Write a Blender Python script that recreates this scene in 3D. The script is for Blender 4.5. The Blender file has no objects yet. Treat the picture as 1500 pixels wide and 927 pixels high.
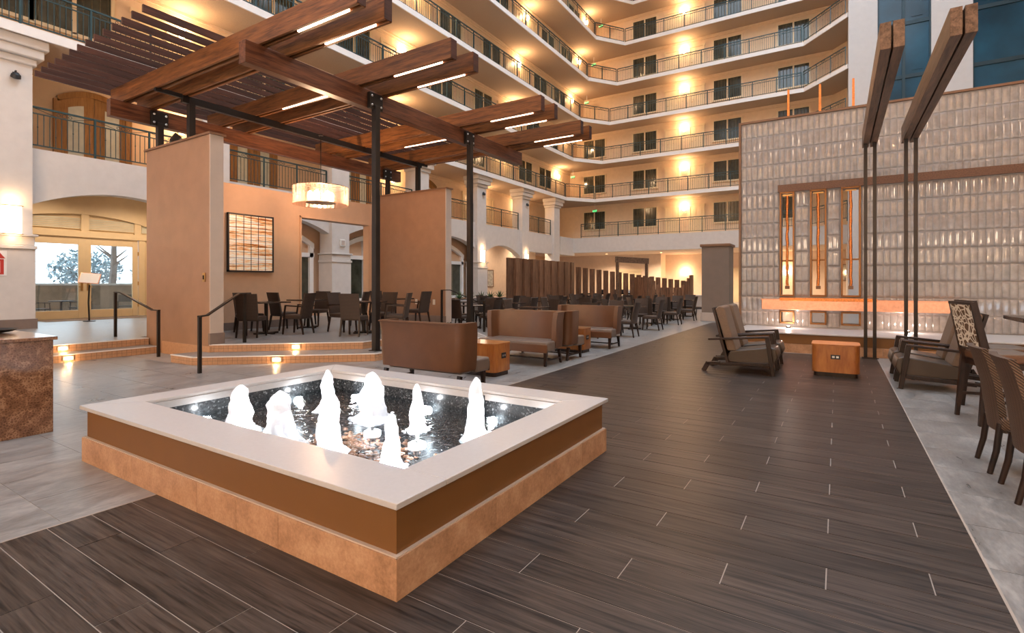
import bpy, bmesh, math, random
from mathutils import Vector, Matrix
R = math.radians
random.seed(7)
SC = bpy.context.scene
COL = SC.collection

# ------------------------------------------------------------------ camera, sky, exposure
# The building runs along +Y (away) and -X (left); the lens is 759 px long on a 1500 px frame.
cam_d = bpy.data.cameras.new('camera')
cam = bpy.data.objects.new('camera', cam_d)
COL.objects.link(cam)
cam_d.sensor_width = 36.0
cam_d.lens = 36.0 * 759 / 1500
cam_d.shift_y = -(463.5 - 415) / 1500
cam_d.clip_end = 400
cam.location = (0, 0, 1.5)
cam.rotation_euler = (R(90), 0, math.atan(477 / 759))
SC.camera = cam

world = bpy.data.worlds.new('sky')
SC.world = world
world.use_nodes = True
bg = world.node_tree.nodes['Background']
bg.inputs[0].default_value = (0.76, 0.87, 1.0, 1)
bg.inputs[1].default_value = 4.0

SC.view_settings.view_transform = 'Standard'
SC.view_settings.look = 'None'
SC.view_settings.gamma = 1.0
SC.view_settings.use_curve_mapping = False
SC.view_settings.exposure = 0.28
SC.cycles.use_denoising = True
SC.cycles.sample_clamp_indirect = 4.0
SC.cycles.max_bounces = 8
SC.cycles.diffuse_bounces = 4
SC.cycles.glossy_bounces = 4
SC.cycles.transmission_bounces = 6
SC.cycles.transparent_max_bounces = 12

WARM = (1.0, 0.64, 0.34)
LAMP = 1.15        # overall strength of the house lamps

# ------------------------------------------------------------------ materials
def _nt(name):
    m = bpy.data.materials.new(name)
    m.use_nodes = True
    nt = m.node_tree
    return m, nt, nt.nodes['Principled BSDF']

def L(nt, a, b):
    nt.links.new(a, b)

def node(nt, t, **kw):
    n = nt.nodes.new(t)
    for k, v in kw.items():
        setattr(n, k, v)
    return n

def ramp(nt, fac, stops):
    r = nt.nodes.new('ShaderNodeValToRGB')
    e = r.color_ramp.elements
    while len(e) > 1:
        e.remove(e[-1])
    e[0].position, e[0].color = stops[0][0], (*stops[0][1], 1)
    for p, c in stops[1:]:
        x = e.new(p)
        x.color = (*c, 1)
    L(nt, fac, r.inputs[0])
    return r.outputs[0]

def coords(nt, scale=(1, 1, 1), rnd=False, rot=(0, 0, 0), world_pos=False):
    if world_pos:
        src = node(nt, 'ShaderNodeNewGeometry').outputs['Position']
    else:
        src = node(nt, 'ShaderNodeTexCoord').outputs['Object']
    if rnd:
        oi = node(nt, 'ShaderNodeObjectInfo')
        mu = node(nt, 'ShaderNodeVectorMath', operation='SCALE')
        mu.inputs[0].default_value = (37.0, 61.0, 17.0)
        L(nt, oi.outputs['Random'], mu.inputs['Scale'])
        ad = node(nt, 'ShaderNodeVectorMath', operation='ADD')
        L(nt, src, ad.inputs[0]); L(nt, mu.outputs[0], ad.inputs[1])
        src = ad.outputs[0]
    mp = node(nt, 'ShaderNodeMapping')
    mp.inputs['Scale'].default_value = scale
    mp.inputs['Rotation'].default_value = rot
    L(nt, src, mp.inputs['Vector'])
    return mp.outputs[0]

def noise(nt, vec, scale, detail=4, rough=0.55, dist=0.0):
    n = node(nt, 'ShaderNodeTexNoise')
    n.inputs['Scale'].default_value = scale
    n.inputs['Detail'].default_value = detail
    n.inputs['Roughness'].default_value = rough
    n.inputs['Distortion'].default_value = dist
    L(nt, vec, n.inputs['Vector'])
    return n.outputs['Fac']

def bump(nt, b, h, s, d=0.01):
    n = node(nt, 'ShaderNodeBump')
    n.inputs['Strength'].default_value = s
    n.inputs['Distance'].default_value = d
    L(nt, h, n.inputs['Height'])
    L(nt, n.outputs[0], b.inputs['Normal'])

def vary(c, k):
    return tuple(min(1.0, x * k) for x in c)

def plain(name, c, rough=0.5, metal=0.0, var=0.08, vs=4.0, bs=0.0, bscale=60.0, coat=0.0, spec=0.5):
    m, nt, b = _nt(name)
    v = coords(nt)
    n = noise(nt, v, vs)
    L(nt, ramp(nt, n, [(0.3, vary(c, 1 - var)), (0.7, vary(c, 1 + var))]), b.inputs['Base Color'])
    b.inputs['Roughness'].default_value = rough
    b.inputs['Metallic'].default_value = metal
    b.inputs['Coat Weight'].default_value = coat
    b.inputs['Specular IOR Level'].default_value = spec
    if bs:
        bump(nt, b, noise(nt, v, bscale, 3), bs)
    return m

def timber(name, dark, light, axis=(1, 14, 14), rough=0.42, rnd=True, scale=2.2, wp=False, coat=0.0):
    m, nt, b = _nt(name)
    v = coords(nt, axis, rnd=rnd, world_pos=wp)
    n1 = noise(nt, v, scale, 7, 0.66, 0.35)
    n2 = noise(nt, v, scale * 4, 3, 0.5)
    mx = node(nt, 'ShaderNodeMath', operation='MULTIPLY_ADD')
    L(nt, n2, mx.inputs[0]); mx.inputs[1].default_value = 0.3; L(nt, n1, mx.inputs[2])
    col = ramp(nt, mx.outputs[0], [(0.50, dark), (0.65, tuple((a + c) / 2 for a, c in zip(dark, light))), (0.82, light)])
    if rnd:
        oi = node(nt, 'ShaderNodeObjectInfo')
        mr = node(nt, 'ShaderNodeMapRange')
        mr.inputs['To Min'].default_value = 0.78; mr.inputs['To Max'].default_value = 1.2
        L(nt, oi.outputs['Random'], mr.inputs['Value'])
        hs = node(nt, 'ShaderNodeHueSaturation')
        L(nt, mr.outputs[0], hs.inputs['Value']); L(nt, col, hs.inputs['Color'])
        col = hs.outputs[0]
    L(nt, col, b.inputs['Base Color'])
    b.inputs['Roughness'].default_value = rough
    b.inputs['Coat Weight'].default_value = coat
    b.inputs['Specular IOR Level'].default_value = 0.35
    bump(nt, b, mx.outputs[0], 0.08, 0.004)
    return m

def glow(name, c, strength, base=(0.8, 0.8, 0.8)):
    m, nt, b = _nt(name)
    b.inputs['Base Color'].default_value = (*base, 1)
    b.inputs['Emission Color'].default_value = (*c, 1)
    b.inputs['Emission Strength'].default_value = strength
    v = coords(nt)
    L(nt, ramp(nt, noise(nt, v, 8), [(0.2, vary(c, 0.92)), (0.8, c)]), b.inputs['Emission Color'])
    return m

def clear_glass(name, tint=(0.9, 0.95, 0.95), alpha=0.82, rough=0.03):
    # thin pane: mostly see-through, with a sharp fresnel reflection
    m, nt, b = _nt(name)
    out = nt.nodes['Material Output']
    tr = node(nt, 'ShaderNodeBsdfTransparent'); tr.inputs[0].default_value = (*tint, 1)
    gl = node(nt, 'ShaderNodeBsdfGlossy'); gl.inputs['Roughness'].default_value = rough
    lw = node(nt, 'ShaderNodeFresnel'); lw.inputs[0].default_value = 1.45
    mx = node(nt, 'ShaderNodeMixShader')
    ad = node(nt, 'ShaderNodeMath', operation='MULTIPLY_ADD')
    L(nt, lw.outputs[0], ad.inputs[0]); ad.inputs[1].default_value = 1.0; ad.inputs[2].default_value = 1 - alpha - 0.1
    ad.use_clamp = True
    L(nt, ad.outputs[0], mx.inputs[0]); L(nt, tr.outputs[0], mx.inputs[1]); L(nt, gl.outputs[0], mx.inputs[2])
    L(nt, mx.outputs[0], out.inputs['Surface'])
    nt.nodes.remove(b)
    return m

M = {}
M['plank'] = timber('wood_look_tile', (0.008, 0.006, 0.0058), (0.076, 0.057, 0.048), (1.0, 24, 24), 0.38, True, 1.5)
M['plank_far'] = timber('wood_look_tile_far', (0.014, 0.011, 0.010), (0.078, 0.059, 0.050), (1.0, 24, 24), 0.38, False, 1.5, True)
M['grout'] = plain('grout', (0.36, 0.31, 0.27), 0.8)

def stone_tile(name, rnd, wp):
    m, nt, b = _nt(name)
    v = coords(nt, (3.4, 1.0, 1.0), rnd=rnd, world_pos=wp)
    n1 = noise(nt, v, 1.6, 8, 0.65, 0.8)
    n2 = noise(nt, v, 14, 4)
    mx = node(nt, 'ShaderNodeMath', operation='MULTIPLY_ADD')
    L(nt, n2, mx.inputs[0]); mx.inputs[1].default_value = 0.35; L(nt, n1, mx.inputs[2])
    L(nt, ramp(nt, mx.outputs[0], [(0.46, (0.14, 0.135, 0.13)), (0.67, (0.225, 0.22, 0.215)), (0.88, (0.34, 0.33, 0.32))]), b.inputs['Base Color'])
    L(nt, ramp(nt, n1, [(0.3, (0.26,) * 3), (0.7, (0.42,) * 3)]), b.inputs['Roughness'])
    bump(nt, b, n2, 0.05, 0.003)
    return m
M['tile'] = stone_tile('grey_stone_tile', True, False)
M['tile_far'] = stone_tile('grey_stone_tile_far', False, True)
M['platform_tile'] = stone_tile('platform_tile', True, False)

M['grout_dark'] = plain('brown_grout', (0.22, 0.14, 0.09), 0.8)
M['white_paint'] = plain('off_white_stucco', (0.60, 0.555, 0.52), 0.7, bs=0.12, bscale=90, var=0.04)
M['fascia'] = plain('white_fascia', (0.78, 0.75, 0.73), 0.6, var=0.03)
M['cream_wall'] = plain('cream_wall_paint', (0.76, 0.56, 0.37), 0.75, var=0.04, bs=0.08, bscale=120)
M['pier_paint'] = plain('grey_white_pier_paint', (0.50, 0.48, 0.47), 0.7, var=0.03)
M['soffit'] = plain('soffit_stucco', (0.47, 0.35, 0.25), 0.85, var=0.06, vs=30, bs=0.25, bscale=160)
M['peach_wall'] = plain('peach_wall_paint', (0.64, 0.42, 0.27), 0.7, var=0.04)
M['lounge_wall'] = plain('lounge_wall_paint', (0.76, 0.59, 0.45), 0.75, var=0.04)
M['cream_frame'] = plain('cream_gloss_paint', (0.76, 0.60, 0.38), 0.4, var=0.03)
M['tan_wall'] = plain('tan_textured_wallcovering', (0.33, 0.185, 0.108), 0.40, var=0.08, vs=3, bs=0.35, bscale=70)
M['tan_end'] = plain('beige_wall_end', (0.50, 0.42, 0.36), 0.7, var=0.04)
M['tan_cap'] = plain('brown_wall_cap', (0.20, 0.10, 0.05), 0.5)
M['base_brown'] = plain('brown_baseboard', (0.20, 0.15, 0.125), 0.45)
M['rail_metal'] = plain('dark_teal_wrought_iron', (0.022, 0.058, 0.066), 0.45, 0.3, var=0.15)
M['black_metal'] = plain('dark_bronze_metal', (0.022, 0.016, 0.013), 0.38, 0.4, var=0.15)
M['bolt'] = plain('steel_bolt', (0.6, 0.6, 0.6), 0.3, 1.0)
M['bronze_panel'] = plain('bronze_painted_panel', (0.185, 0.082, 0.020), 0.45, 0.1, var=0.03)
M['brass'] = plain('brass_trim', (0.55, 0.33, 0.12), 0.3, 0.9)
M['bronze_trim'] = plain('dark_bronze_trim', (0.22, 0.10, 0.035), 0.4, 0.7)
M['coping'] = plain('white_quartz', (0.50, 0.485, 0.485), 0.30, var=0.03, vs=40)
M['coping_edge'] = plain('white_quartz_edge', (0.66, 0.625, 0.60), 0.4, var=0.03)

def travertine():
    m, nt, b = _nt('travertine')
    v = coords(nt, (1, 1, 1), rnd=True)
    n1 = noise(nt, v, 5, 6, 0.65)
    n2 = noise(nt, v, 55, 4, 0.7)
    mx = node(nt, 'ShaderNodeMath', operation='MULTIPLY_ADD')
    L(nt, n2, mx.inputs[0]); mx.inputs[1].default_value = 0.6; L(nt, n1, mx.inputs[2])
    L(nt, ramp(nt, mx.outputs[0], [(0.5, (0.24, 0.125, 0.062)), (0.8, (0.45, 0.255, 0.145)), (1.0, (0.56, 0.35, 0.21))]), b.inputs['Base Color'])
    b.inputs['Roughness'].default_value = 0.38
    bump(nt, b, n2, 0.12, 0.003)
    return m
M['travertine'] = travertine()
M['mosaic'] = plain('peach_mosaic', (0.50, 0.285, 0.16), 0.4, var=0.10, vs=25)

def black_mosaic():
    m, nt, b = _nt('black_glass_mosaic')
    v = coords(nt)
    vo = node(nt, 'ShaderNodeTexVoronoi'); vo.inputs['Scale'].default_value = 70
    L(nt, v, vo.inputs['Vector'])
    L(nt, ramp(nt, vo.outputs['Color'], [(0.0, (0.012, 0.013, 0.016)), (0.75, (0.05, 0.055, 0.06)), (1.0, (0.30, 0.32, 0.34))]), b.inputs['Base Color'])
    b.inputs['Roughness'].default_value = 0.25
    return m
M['black_mosaic'] = black_mosaic()
M['rust_lump'] = plain('rust_lumps', (0.40, 0.17, 0.09), 0.5, var=0.6, vs=18)

def water():
    m, nt, b = _nt('pool_water')
    out = nt.nodes['Material Output']
    tr = node(nt, 'ShaderNodeBsdfTransparent'); tr.inputs[0].default_value = (0.80, 0.88, 0.92, 1)
    gl = node(nt, 'ShaderNodeBsdfGlossy'); gl.inputs['Roughness'].default_value = 0.06
    fr = node(nt, 'ShaderNodeFresnel'); fr.inputs[0].default_value = 1.33
    v = coords(nt)
    bp = node(nt, 'ShaderNodeBump'); bp.inputs['Strength'].default_value = 0.55; bp.inputs['Distance'].default_value = 0.03
    L(nt, noise(nt, v, 16, 3, 0.55, 1.2), bp.inputs['Height'])
    L(nt, bp.outputs[0], gl.inputs['Normal']); L(nt, bp.outputs[0], fr.inputs['Normal'])
    mx = node(nt, 'ShaderNodeMixShader')
    L(nt, fr.outputs[0], mx.inputs[0]); L(nt, tr.outputs[0], mx.inputs[1]); L(nt, gl.outputs[0], mx.inputs[2])
    L(nt, mx.outputs[0], out.inputs['Surface'])
    nt.nodes.remove(b)
    return m
M['water'] = water()

def froth():
    m, nt, b = _nt('white_frothy_water')
    out = nt.nodes['Material Output']
    v = coords(nt, (1, 1, 0.35))
    n = noise(nt, v, 26, 5, 0.7)
    df = node(nt, 'ShaderNodeBsdfDiffuse'); df.inputs[0].default_value = (0.93, 0.96, 1, 1)
    tl = node(nt, 'ShaderNodeBsdfTranslucent'); tl.inputs[0].default_value = (0.93, 0.96, 1, 1)
    m1 = node(nt, 'ShaderNodeMixShader'); m1.inputs[0].default_value = 0.55
    L(nt, df.outputs[0], m1.inputs[1]); L(nt, tl.outputs[0], m1.inputs[2])
    tr = node(nt, 'ShaderNodeBsdfTransparent')
    lw = node(nt, 'ShaderNodeLayerWeight'); lw.inputs[0].default_value = 0.35
    ad = node(nt, 'ShaderNodeMath', operation='MULTIPLY')
    L(nt, lw.outputs['Facing'], ad.inputs[0]); L(nt, ramp(nt, n, [(0.35, (0.2,) * 3), (0.65, (1.0,) * 3)]), ad.inputs[1])
    m2 = node(nt, 'ShaderNodeMixShader')
    L(nt, ad.outputs[0], m2.inputs[0]); L(nt, m1.outputs[0], m2.inputs[1]); L(nt, tr.outputs[0], m2.inputs[2])
    L(nt, m2.outputs[0], out.inputs['Surface'])
    nt.nodes.remove(b)
    return m
M['froth'] = froth()

M['pergola_wood'] = timber('pergola_walnut', (0.075, 0.026, 0.010), (0.25, 0.105, 0.042), (9, 9, 9), 0.42, True, 0.8)
M['beam_x'] = timber('pergola_walnut_crosswise', (0.075, 0.025, 0.008), (0.25, 0.092, 0.028), (0.9, 12, 12), 0.38, True, 1.4)
M['beam_y'] = timber('pergola_walnut_lengthwise', (0.062, 0.020, 0.009), (0.19, 0.068, 0.030), (12, 0.9, 12), 0.38, True, 1.4)
M['slat_wood'] = timber('dark_walnut_slat', (0.034, 0.011, 0.007), (0.085, 0.030, 0.018), (12, 0.9, 12), 0.45, True, 1.4)
M['screen_wood'] = timber('screen_walnut', (0.10, 0.045, 0.024), (0.25, 0.125, 0.068), (10, 10, 0.8), 0.45, True, 2.0)
M['canopy_wood'] = timber('brown_oak_beam', (0.075, 0.040, 0.023), (0.20, 0.115, 0.07), (12, 0.9, 12), 0.45, True, 1.4)
M['cherry'] = timber('cherry_veneer', (0.26, 0.085, 0.020), (0.40, 0.16, 0.042), (5, 5, 0.9), 0.28, True, 1.6, coat=0.3)
M['dark_wood'] = timber('dark_stained_wood', (0.010, 0.005, 0.0035), (0.032, 0.015, 0.010), (8, 8, 2), 0.35, True, 2.0)
M['door_wood'] = timber('golden_oak_door', (0.24, 0.11, 0.03), (0.38, 0.19, 0.06), (8, 8, 0.8), 0.4, True, 2.0)
M['leather'] = plain('cognac_leather', (0.115, 0.052, 0.025), 0.36, var=0.10, vs=5, bs=0.10, bscale=150)
M['leather_seat'] = plain('taupe_leather', (0.155, 0.12, 0.10), 0.34, var=0.08, vs=5, bs=0.10, bscale=150)
M['lounge_leather'] = plain('olive_brown_leather', (0.048, 0.032, 0.021), 0.40, var=0.10, vs=5, bs=0.10, bscale=150)
M['lounge_fabric'] = plain('taupe_boucle', (0.17, 0.115, 0.08), 0.8, var=0.12, vs=60, bs=0.3, bscale=200)
M['copper'] = plain('brushed_copper', (0.82, 0.42, 0.28), 0.30, 0.9, var=0.12, vs=20)
M['copper_rod'] = plain('hammered_copper', (0.78, 0.26, 0.07), 0.38, 0.65, var=0.3, vs=30, bs=0.4, bscale=60)
M['band'] = plain('brown_copper_band', (0.13, 0.065, 0.04), 0.5, 0.3, var=0.35, vs=40)

def tile_glass():
    m, nt, b = _nt('pearl_glass_tile')
    v = coords(nt, (1, 1, 1), rnd=True)
    L(nt, ramp(nt, noise(nt, v, 6), [(0.3, (0.25, 0.232, 0.225)), (0.7, (0.36, 0.335, 0.325))]), b.inputs['Base Color'])
    b.inputs['Roughness'].default_value = 0.05
    b.inputs['IOR'].default_value = 1.52
    b.inputs['Coat Weight'].default_value = 0.6
    b.inputs['Coat Roughness'].default_value = 0.0
    return m
M['glass_tile'] = tile_glass()
M['wall_core'] = plain('grey_tile_backing', (0.30, 0.28, 0.27), 0.6)
M['taupe_pillar'] = plain('taupe_wallcovering', (0.20, 0.155, 0.125), 0.6, var=0.05, bs=0.2, bscale=120)
M['blue_glass'] = plain('blue_curtain_glass', (0.008, 0.050, 0.085), 0.18, 0.0, var=0.5, vs=0.35, spec=0.35)
M['blue_metal'] = plain('blue_mullion', (0.008, 0.030, 0.042), 0.4, 0.2)
M['window_glass'] = plain('curtained_window_glass', (0.050, 0.050, 0.034), 0.10, var=0.6, vs=1.5, spec=0.6)
M['curtain'] = plain('olive_curtain', (0.10, 0.085, 0.05), 0.8, var=0.3, vs=12)
M['pane'] = clear_glass('window_pane')
M['lit_pane'] = plain('frosted_pane', (0.62, 0.62, 0.52), 0.3, var=0.1)
M['sconce'] = glow('lit_sconce_glass', (1.0, 0.70, 0.40), 20.0)
M['column_shade'] = glow('column_lamp_shade', (1.0, 0.74, 0.50), 4.0)
M['added_glow'] = glow('added_glow_strip', (1.0, 0.72, 0.50), 22.0)
M['led'] = glow('led_strip', (1.0, 0.58, 0.36), 9.0)
M['step_glow'] = glow('step_lamp', (1.0, 0.62, 0.30), 14.0)
M['bulb'] = glow('chandelier_bulb', (1.0, 0.72, 0.46), 16.0)
M['pool_lamp'] = glow('pool_lamp_lens', (0.92, 0.97, 1.0), 12.0)
M['exit_green'] = glow('exit_sign_green', (0.05, 1.0, 0.25), 2.2)
M['sign_body'] = plain('exit_sign_body', (0.05, 0.25, 0.09), 0.5)

def chandelier_glass():
    m, nt, b = _nt('ribbed_glass_strip')
    out = nt.nodes['Material Output']
    tr = node(nt, 'ShaderNodeBsdfTransparent'); tr.inputs[0].default_value = (1.0, 0.90, 0.84, 1)
    tl = node(nt, 'ShaderNodeBsdfTranslucent'); tl.inputs[0].default_value = (1, 0.82, 0.72, 1)
    gl = node(nt, 'ShaderNodeBsdfGlossy'); gl.inputs['Roughness'].default_value = 0.1
    m1 = node(nt, 'ShaderNodeMixShader'); m1.inputs[0].default_value = 0.35
    L(nt, tl.outputs[0], m1.inputs[1]); L(nt, gl.outputs[0], m1.inputs[2])
    v = coords(nt, (1, 1, 0.2))
    m2 = node(nt, 'ShaderNodeMixShader')
    L(nt, ramp(nt, noise(nt, v, 20), [(0.3, (0.06,) * 3), (0.7, (0.24,) * 3)]), m2.inputs[0])
    L(nt, tr.outputs[0], m2.inputs[1]); L(nt, m1.outputs[0], m2.inputs[2])
    L(nt, m2.outputs[0], out.inputs['Surface'])
    nt.nodes.remove(b)
    return m
M['chandelier_glass'] = chandelier_glass()

def wicker(name, dark, light, scale, slope, bs):
    m, nt, b = _nt(name)
    tc = node(nt, 'ShaderNodeTexCoord')
    sp = node(nt, 'ShaderNodeSeparateXYZ'); L(nt, tc.outputs['Object'], sp.inputs[0])
    # diagonal ribs: height + a slope along the width, wobbling a little
    a = node(nt, 'ShaderNodeMath', operation='MULTIPLY_ADD')
    L(nt, sp.outputs['X'], a.inputs[0]); a.inputs[1].default_value = slope; L(nt, sp.outputs['Z'], a.inputs[2])
    a2 = node(nt, 'ShaderNodeMath', operation='MULTIPLY_ADD')
    L(nt, sp.outputs['Y'], a2.inputs[0]); a2.inputs[1].default_value = slope; L(nt, a.outputs[0], a2.inputs[2])
    s = node(nt, 'ShaderNodeMath', operation='MULTIPLY'); L(nt, a2.outputs[0], s.inputs[0]); s.inputs[1].default_value = scale
    si = node(nt, 'ShaderNodeMath', operation='SINE'); L(nt, s.outputs[0], si.inputs[0])
    x = node(nt, 'ShaderNodeMath', operation='MULTIPLY'); L(nt, sp.outputs['X'], x.inputs[0]); x.inputs[1].default_value = scale * 0.55
    sx = node(nt, 'ShaderNodeMath', operation='SINE'); L(nt, x.outputs[0], sx.inputs[0])
    mm = node(nt, 'ShaderNodeMath', operation='MULTIPLY_ADD'); L(nt, sx.outputs[0], mm.inputs[0]); mm.inputs[1].default_value = 0.35; L(nt, si.outputs[0], mm.inputs[2])
    mr = node(nt, 'ShaderNodeMapRange'); mr.inputs['From Min'].default_value = -1.2; mr.inputs['From Max'].default_value = 1.2
    L(nt, mm.outputs[0], mr.inputs['Value'])
    L(nt, ramp(nt, mr.outputs[0], [(0.15, dark), (0.85, light)]), b.inputs['Base Color'])
    b.inputs['Roughness'].default_value = 0.5
    bump(nt, b, mr.outputs[0], bs, 0.006)
    return m
M['wicker'] = wicker('brown_woven_wicker', (0.022, 0.011, 0.007), (0.150, 0.088, 0.055), 300, 0.85, 0.8)
M['wicker_dark'] = wicker('dark_woven_wicker', (0.024, 0.014, 0.010), (0.066, 0.041, 0.029), 330, 0.0, 0.4)
M['tan_pad'] = plain('tan_leather_pad', (0.155, 0.085, 0.05), 0.45, var=0.1)

def lattice():
    m, nt, b = _nt('cream_lattice_fabric')
    v = coords(nt, (1, 1, 1))
    vo = node(nt, 'ShaderNodeTexVoronoi', feature='DISTANCE_TO_EDGE'); vo.inputs['Scale'].default_value = 10; vo.inputs['Randomness'].default_value = 0.75
    L(nt, v, vo.inputs['Vector'])
    v2 = coords(nt, (1, 1, 1), rot=(R(30), R(40), R(20)))
    vb = node(nt, 'ShaderNodeTexVoronoi', feature='DISTANCE_TO_EDGE'); vb.inputs['Scale'].default_value = 8; vb.inputs['Randomness'].default_value = 0.6
    L(nt, v2, vb.inputs['Vector'])
    mn = node(nt, 'ShaderNodeMath', operation='MINIMUM'); L(nt, vo.outputs['Distance'], mn.inputs[0]); L(nt, vb.outputs['Distance'], mn.inputs[1])
    L(nt, ramp(nt, mn.outputs[0], [(0.050, (0.72, 0.64, 0.52)), (0.068, (0.12, 0.065, 0.03))]), b.inputs['Base Color'])
    b.inputs['Roughness'].default_value = 0.8
    return m
M['lattice'] = lattice()
M['table_top'] = plain('dark_table_top', (0.040, 0.028, 0.024), 0.22, var=0.1)

def marble_brown():
    m, nt, b = _nt('brown_emperador_marble')
    v = coords(nt)
    n1 = noise(nt, v, 9, 8, 0.7, 0.8)
    vo = node(nt, 'ShaderNodeTexVoronoi', feature='DISTANCE_TO_EDGE'); vo.inputs['Scale'].default_value = 45
    L(nt, v, vo.inputs['Vector'])
    mx = node(nt, 'ShaderNodeMath', operation='MULTIPLY_ADD')
    L(nt, vo.outputs['Distance'], mx.inputs[0]); mx.inputs[1].default_value = 0.5; L(nt, n1, mx.inputs[2])
    L(nt, ramp(nt, mx.outputs[0], [(0.40, (0.36, 0.21, 0.125)), (0.55, (0.20, 0.10, 0.055)), (0.75, (0.10, 0.048, 0.026))]), b.inputs['Base Color'])
    b.inputs['Roughness'].default_value = 0.12
    return m
M['marble'] = marble_brown()

def onyx_art():
    m, nt, b = _nt('banded_amber_panel')
    v = coords(nt, (1, 0.22, 5.0))
    n1 = noise(nt, v, 2.3, 7, 0.7, 0.5)
    n2 = noise(nt, coords(nt, (1, 0.9, 8)), 5, 5, 0.7)
    mx = node(nt, 'ShaderNodeMath', operation='MULTIPLY_ADD')
    L(nt, n2, mx.inputs[0]); mx.inputs[1].default_value = 0.35; L(nt, n1, mx.inputs[2])
    L(nt, ramp(nt, mx.outputs[0], [(0.50, (0.06, 0.02, 0.008)), (0.575, (0.52, 0.16, 0.03)), (0.64, (0.80, 0.50, 0.24)), (0.72, (0.86, 0.76, 0.66)), (0.9, (0.9, 0.84, 0.8))]), b.inputs['Base Color'])
    b.inputs['Roughness'].default_value = 0.35
    L(nt, b.inputs['Base Color'].links[0].from_socket, b.inputs['Emission Color'])
    b.inputs['Emission Strength'].default_value = 0.28      # a backlit panel
    return m
M['art'] = onyx_art()
M['foliage'] = plain('grey_green_leaf', (0.10, 0.17, 0.07), 0.5, var=0.5, vs=6)
M['tree_leaf'] = plain('blue_green_leaf', (0.26, 0.36, 0.40), 0.7, var=0.5, vs=3)
M['bark'] = plain('grey_bark', (0.16, 0.14, 0.13), 0.8, var=0.3)
M['soil'] = plain('dark_soil', (0.05, 0.035, 0.025), 0.9)
M['patio_stone'] = plain('patio_stone', (0.42, 0.43, 0.45), 0.7, var=0.15)
M['patio_wall'] = plain('patio_wall_stone', (0.20, 0.155, 0.12), 0.8, var=0.2)
M['patio_black'] = plain('black_powder_coat', (0.012, 0.014, 0.018), 0.5)
M['paper'] = plain('white_menu_page', (0.85, 0.80, 0.74), 0.6, var=0.03)
M['red'] = plain('fire_sign_red', (0.45, 0.03, 0.02), 0.5)
M['white_plastic'] = plain('white_plastic', (0.75, 0.73, 0.70), 0.5)
M['mat_brown'] = plain('entrance_mat', (0.22, 0.14, 0.08), 0.9, var=0.2)
M['chrome'] = plain('chrome', (0.7, 0.7, 0.7), 0.15, 1.0)
M['picture'] = plain('muted_print', (0.42, 0.40, 0.36), 0.5, var=0.4, vs=6)
for k in ('sconce', 'step_glow', 'bulb', 'pool_lamp', 'exit_green'):
    M[k].cycles.emission_sampling = 'NONE'

# ------------------------------------------------------------------ mesh and object helpers
ORG = {}

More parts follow.
